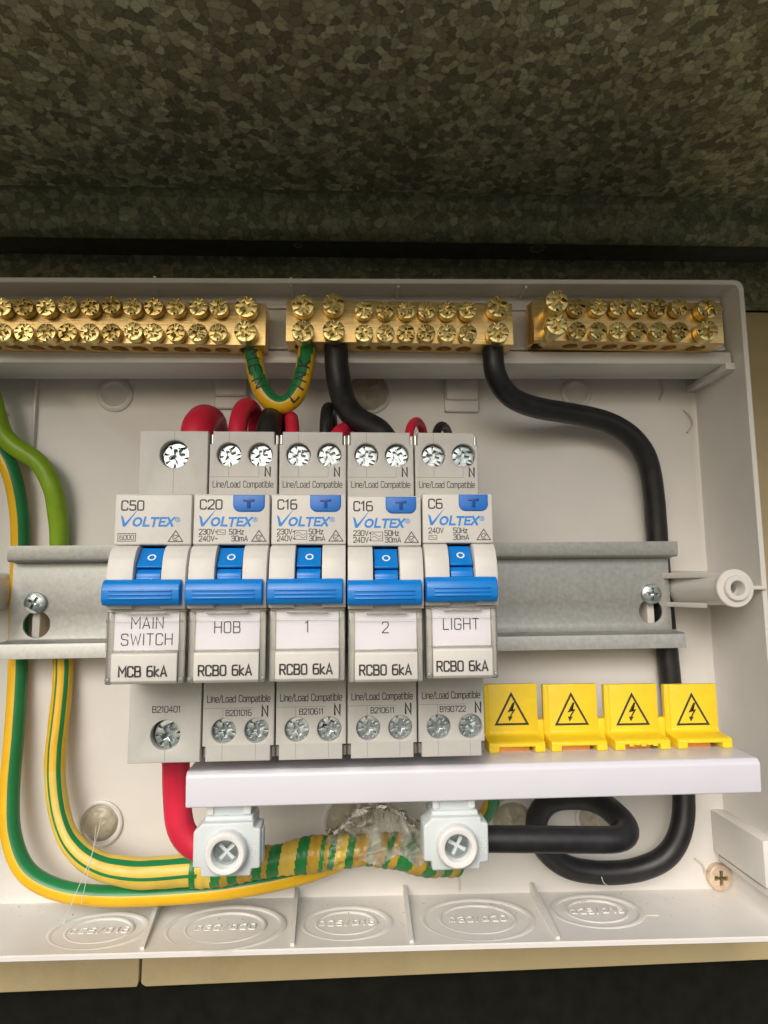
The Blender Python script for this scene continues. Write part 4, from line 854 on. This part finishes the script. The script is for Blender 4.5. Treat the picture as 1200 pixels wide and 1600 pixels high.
plug(157, 1286, 5.7, 'round blob of clear silicone with thin strands hanging across the two earth cables', (((158, 1280, 52), (152, 1305, 43), (140, 1345, 33), (122, 1388, 34), (96, 1450, 44)), ((150, 1290, 52), (146, 1325, 36), (136, 1370, 33), (127, 1412, 38))))
plug(575, 612, 7.0, 'round dark blob of clear silicone behind the thick black cable above breaker 2', amp=1.4)
plug(930, 1276, 5.6, 'round blob of clear silicone inside the loop of the long black cable', amp=1.2)
plug(548, 1283, 8.0, 'wide blob of clear silicone behind the crumpled film', amp=2)
plug(800, 1285, 6.5, 'blob of clear silicone just right of the right clamp', amp=1.6)

# ================================================================== BUSBAR, CAPS, CLAMPS
xl, xr = P(290, 1230, 5).x, P(1189, 1210, 5).x; zt, zb = -45.5, -54.4
bus = thing('busbar_strip', ((xl+xr)/2, 15, zb), 'long white plastic busbar strip across the bottom of the five breakers', 'busbar'); B0 = Vector(((xl+xr)/2, 15, zb))
mb = MB(); prism(mb, [(5, zb), (4.6, zt-1.2), (5.6, zt), (27, zt+.3), (27, zb+.2)], xl, xr, 'pvc', .5, 3)
mb.xf(lambda v: v-B0); mb.obj('cover', bus)
for fx in (800, 895, 990, 1085):
    mb = MB(); c = P(fx, 1176, 17).x
    if fx < 700: box(mb, c-2.6, c+2.6, 12, 20, zt-.4, -41.2, 'orange', .15)
    else: box(mb, c-5.2, c+5.2, 17.4, 25, zt-.3, zt+1.9, 'orange', .15); box(mb, c-2.4, c+2.4, 23.9, 25.2, zt, -36, 'orange', .1)
    mb.xf(lambda v: v-B0); mb.obj('copper_tooth', bus)
for i, (pl_, dd, lab, link) in enumerate(((755, 0, 'yellow warning tag touching the LIGHT breaker, leftmost of four, with lightning triangle', 0), (849, 0, 'yellow warning tag second from the LIGHT breaker, with lightning triangle', 1), (944.5, 0, 'yellow warning tag with rough torn front edge, third from the LIGHT breaker', 1), (1038.5, 0, 'yellow warning tag farthest from the breakers, near the right end of the white strip', 1))):
    a = P(pl_, 1120, 22); wcap = 15.9; zt2 = P(pl_+40, 1069, 22).z; z0 = zt+.15
    c = thing('warning_tag', (a.x+wcap/2, 20, z0), lab, 'warning tag', 'yellow warning tags on the white strip'); C0 = Vector((a.x+wcap/2, 20, z0)); mb = MB()
    y0 = 21.5
    # plate curving out into the foot
    pr = [(y0+2.0, zt2), (y0, zt2+.1), (y0, z0+4.3), (y0-.3, z0+3.7), (y0-1.0, z0+3.3), (15.7, z0+2.9), (15.0, z0+2.4), (15.0, z0+1.6), (y0+1.0, z0+1.8), (y0+2.0, z0+2.6)]
    prism(mb, pr, a.x, a.x+wcap, 'yellow', .25)
    for xa, xb in ((a.x, a.x+2.9), (a.x+wcap-2.9, a.x+wcap)):
        prism(mb, [(y0+1.8, z0), (15.3, z0), (15.05, z0+.4), (15.05, z0+2.2), (y0+1.8, z0+2.4)], xa+.02, xb-.02, 'yellow', .2)
    if i == 2:
        for q in range(5): box(mb, a.x+4+q*1.7, a.x+5.4+q*1.7, 14.8, 15.6, z0+1.1+.3*(q % 2), z0+1.9, 'yellow', .15)
    box(mb, a.x+.2, a.x+1.6, y0-.3, y0+2.2, z0+3, zt2-.2, 'yellow', .3)
    mb.xf(lambda v: v-C0); mb.obj('plate', c)
    if link:
        mb = MB(); box(mb, a.x-2.4, a.x+.4, 22.2, 25.2, z0+.1, z0+7.4, 'yellow', .3); mb.xf(lambda v: v-C0); mb.obj('link_tab', c)
    mb = MB(); cx = a.x+8.2; tz = P(pl_+42, 1131.5, 21.5).z; yy = y0; s = 9.2
    outline(mb, [(cx-s/2, tz), (cx+s/2, tz), (cx, tz+s*.92)], .6, yy, 'ink')
    bolt = [(cx+u*1.2, tz+v) for u, v in ((.35, 6.1), (.85, 6.1), (-.2, 3.95), (1.05, 4.3), (-.18, 2.05), (.3, 2.15), (-.55, .75), (-.95, 2.2), (-.52, 2.12), (.25, 3.65), (-1.0, 3.3))]
    bm = bmesh.new(); f = bm.faces.new([bm.verts.new((u, yy-.04, v)) for u, v in bolt]); bmesh.ops.triangulate(bm, faces=[f]); mb.addbm(bm, 'ink')
    mb.xf(lambda v: v-C0); mb.obj('warning_triangle', c)
def clamp(pxc, pyc, label, dark):
    c = P(pxc, pyc, 3); t = thing('cable_clamp', (c.x, 14, c.z), label, 'cable clamp', 'pale clamps under the white strip'); T0 = Vector((c.x, 14, c.z)); k = 1.0
    mb = MB(); x = c.x; z = c.z
    pr = [(-8.3, -3.9), (-8.3, 4.6), (-7.0, 5.6), (-6.2, 6.6), (6.6, 6.6), (6.7, 5.2), (8.4, 5.0), (8.4, -4.4), (6.2, -4.6), (6.1, -6.2), (-6.2, -6.2), (-6.3, -4.0)]
    prism(mb, [(x+a, z+b) for a, b in pr], 5.2, 13, 'nylon', .45, 3, axis='y')
    box(mb, x-6.4, x+6.2, 6.2, 20, z-4.8, z+5.6, 'nylon', .6)
    for q in range(1): box(mb, x+8.0, x+8.9, 7.5+q*4, 11+q*4, z-4.0, z+4.2, 'nylon', .3)
    sts, tw = text_strokes('25G', 2.0, .25)
    strokes(mb, sts, .34, 'nylonw', lambda a, b, d: (x+7.6-b*.75, 5.2-d, z-2.3+a), .03)
    mb.xf(lambda v: v-T0); mb.obj('housing', t)
    mb = MB(); box(mb, x-5.4, x+5.4, 8.2, 18, z+6.0, zb+.1, 'nylon', .4); box(mb, x-5.6, x-3.9, 7.6, 9, zb-2.6, zb-.05, 'nylonw', .2); box(mb, x+3.7, x+5.6, 7.6, 9, zb-2.6, zb-.05, 'nylonw', .2)
    box(mb, x-6.0, x+6.3, 7.0, 16, z+5.8, z+7.6, 'nylon', .6, 3)
    mb.xf(lambda v: v-T0); mb.obj('neck', t)
    mb = MB(); lathe(mb, [(5.3, -3.0), (5.25, -.4), (5.0, .2), (4.6, .5), (3.9, .5), (3.45, .3), (3.25, -.2), (3.2, -4.5), (0, -4.5)], (x+.1, 2.9, z), 'nylonw', 44)
    mb.xf(lambda v: v-T0); co_ = mb.obj('collar', t)
    screw('clampscrew', 'clamp_screw', co_, Vector((x+.1, 4.6, z))-T0, random.uniform(.2, .9))
    return t
clamp(351, 1335, 'pale white cable clamp at the end of the red cable, under the white strip', 0)
clamp(715, 1325, 'pale white cable clamp holding the end of the black cable, under the white strip', 1)
# corner fixing screw
c = P(1128, 1373, 52.5); o = bpy.data.objects.new('countersunk_screw', ME['gold']); COL.objects.link(o); o.location = c*MM; o.rotation_euler = (0, .05, 0)
tag(o, 'gold coloured cross head screw in the bottom right corner of the enclosure', 'screw')

# ================================================================== DUST AND DRILL SWARF
M['dust'] = mat('brown_dust', (0.20, 0.15, 0.10), 0.9, var=0.5, vs=2000)
M['swarf'] = mat('pale_plastic_swarf', (0.62, 0.58, 0.5), 0.6, var=0.1)
mb = MB(); rnd = random.Random(21); D0 = Vector((60, 40, -100))
def chip(p, r, name):
    q = [Vector((rnd.uniform(-1, 1), rnd.uniform(-1, 1), rnd.uniform(-1, 1)))*r for _ in range(4)]
    mb.add([p+v-D0 for v in q], [(0, 1, 2), (0, 2, 3), (0, 3, 1), (1, 3, 2)], name)
for i in range(420):
    x = rnd.uniform(-62, 178); y = 27+27*rnd.random()**.7
    chip(Vector((x, y, floor_z(x)+.08)), rnd.choice((.08, .1, .14, .2, .28)), rnd.choice(('dust', 'dust', 'swarf')))
for i in range(110):
    x = rnd.uniform(-60, 176); z = -96+rnd.random()**2*150; chip(Vector((x, YB-.05, z)), rnd.choice((.08, .12, .18)), 'dust')
for i in range(60):
    x = rnd.uniform(14, 160); chip(Vector((x, rnd.uniform(7, 20), -45.45)), rnd.choice((.07, .1, .15)), 'dust')
for pts in (((1068, 640, 55.1), (1078, 650, 54.6), (1082, 664, 54.8), (1074, 676, 55.1)), ((1010, 570, 55.2), (1030, 590, 54.8), (1037, 610, 55.0), (1030, 625, 55.2)), ((4, 652, 55), (8, 644, 54.5), (14, 650, 54.8)), ((715, 1365, 55.1), (718, 1380, 55), (718, 1392, 55.2)), ((1085, 1342, 55.1), (1098, 1352, 54.8), (1102, 1366, 55))):
    tube(mb, [p-D0 for p in spline([P(*q) for q in pts], 1)], .3, lambda a, s: 'swarf', 8)
tube(mb, [p-D0 for p in spline([P(*q) for q in ((940, 1370, 44.2), (943, 1379, 44.6), (950, 1384, 45.4))], 1)], .14, lambda a, s: 'swarf', 6)
for px, py in ((770, 1420), (905, 1408), (988, 1412), (1012, 1432), (690, 1470), (300, 1478)):
    c = P(px, py, 40); z = floor_z(c.x); f = (z-CP.z)/(c.z-CP.z); c = CP+(c-CP)*f
    tube(mb, [c-D0+Vector((rnd.uniform(-1.2, 1.2)+k*.8, rnd.uniform(-.8, .8), .15)) for k in range(4)], .16, lambda a, s: 'swarf', 6)
o = mb.obj('dust_and_swarf', None, D0); o['kind'] = 'stuff'; o['label'] = 'scattered brown dust specks and pale plastic swarf lying in the enclosure'; o['category'] = 'dust'
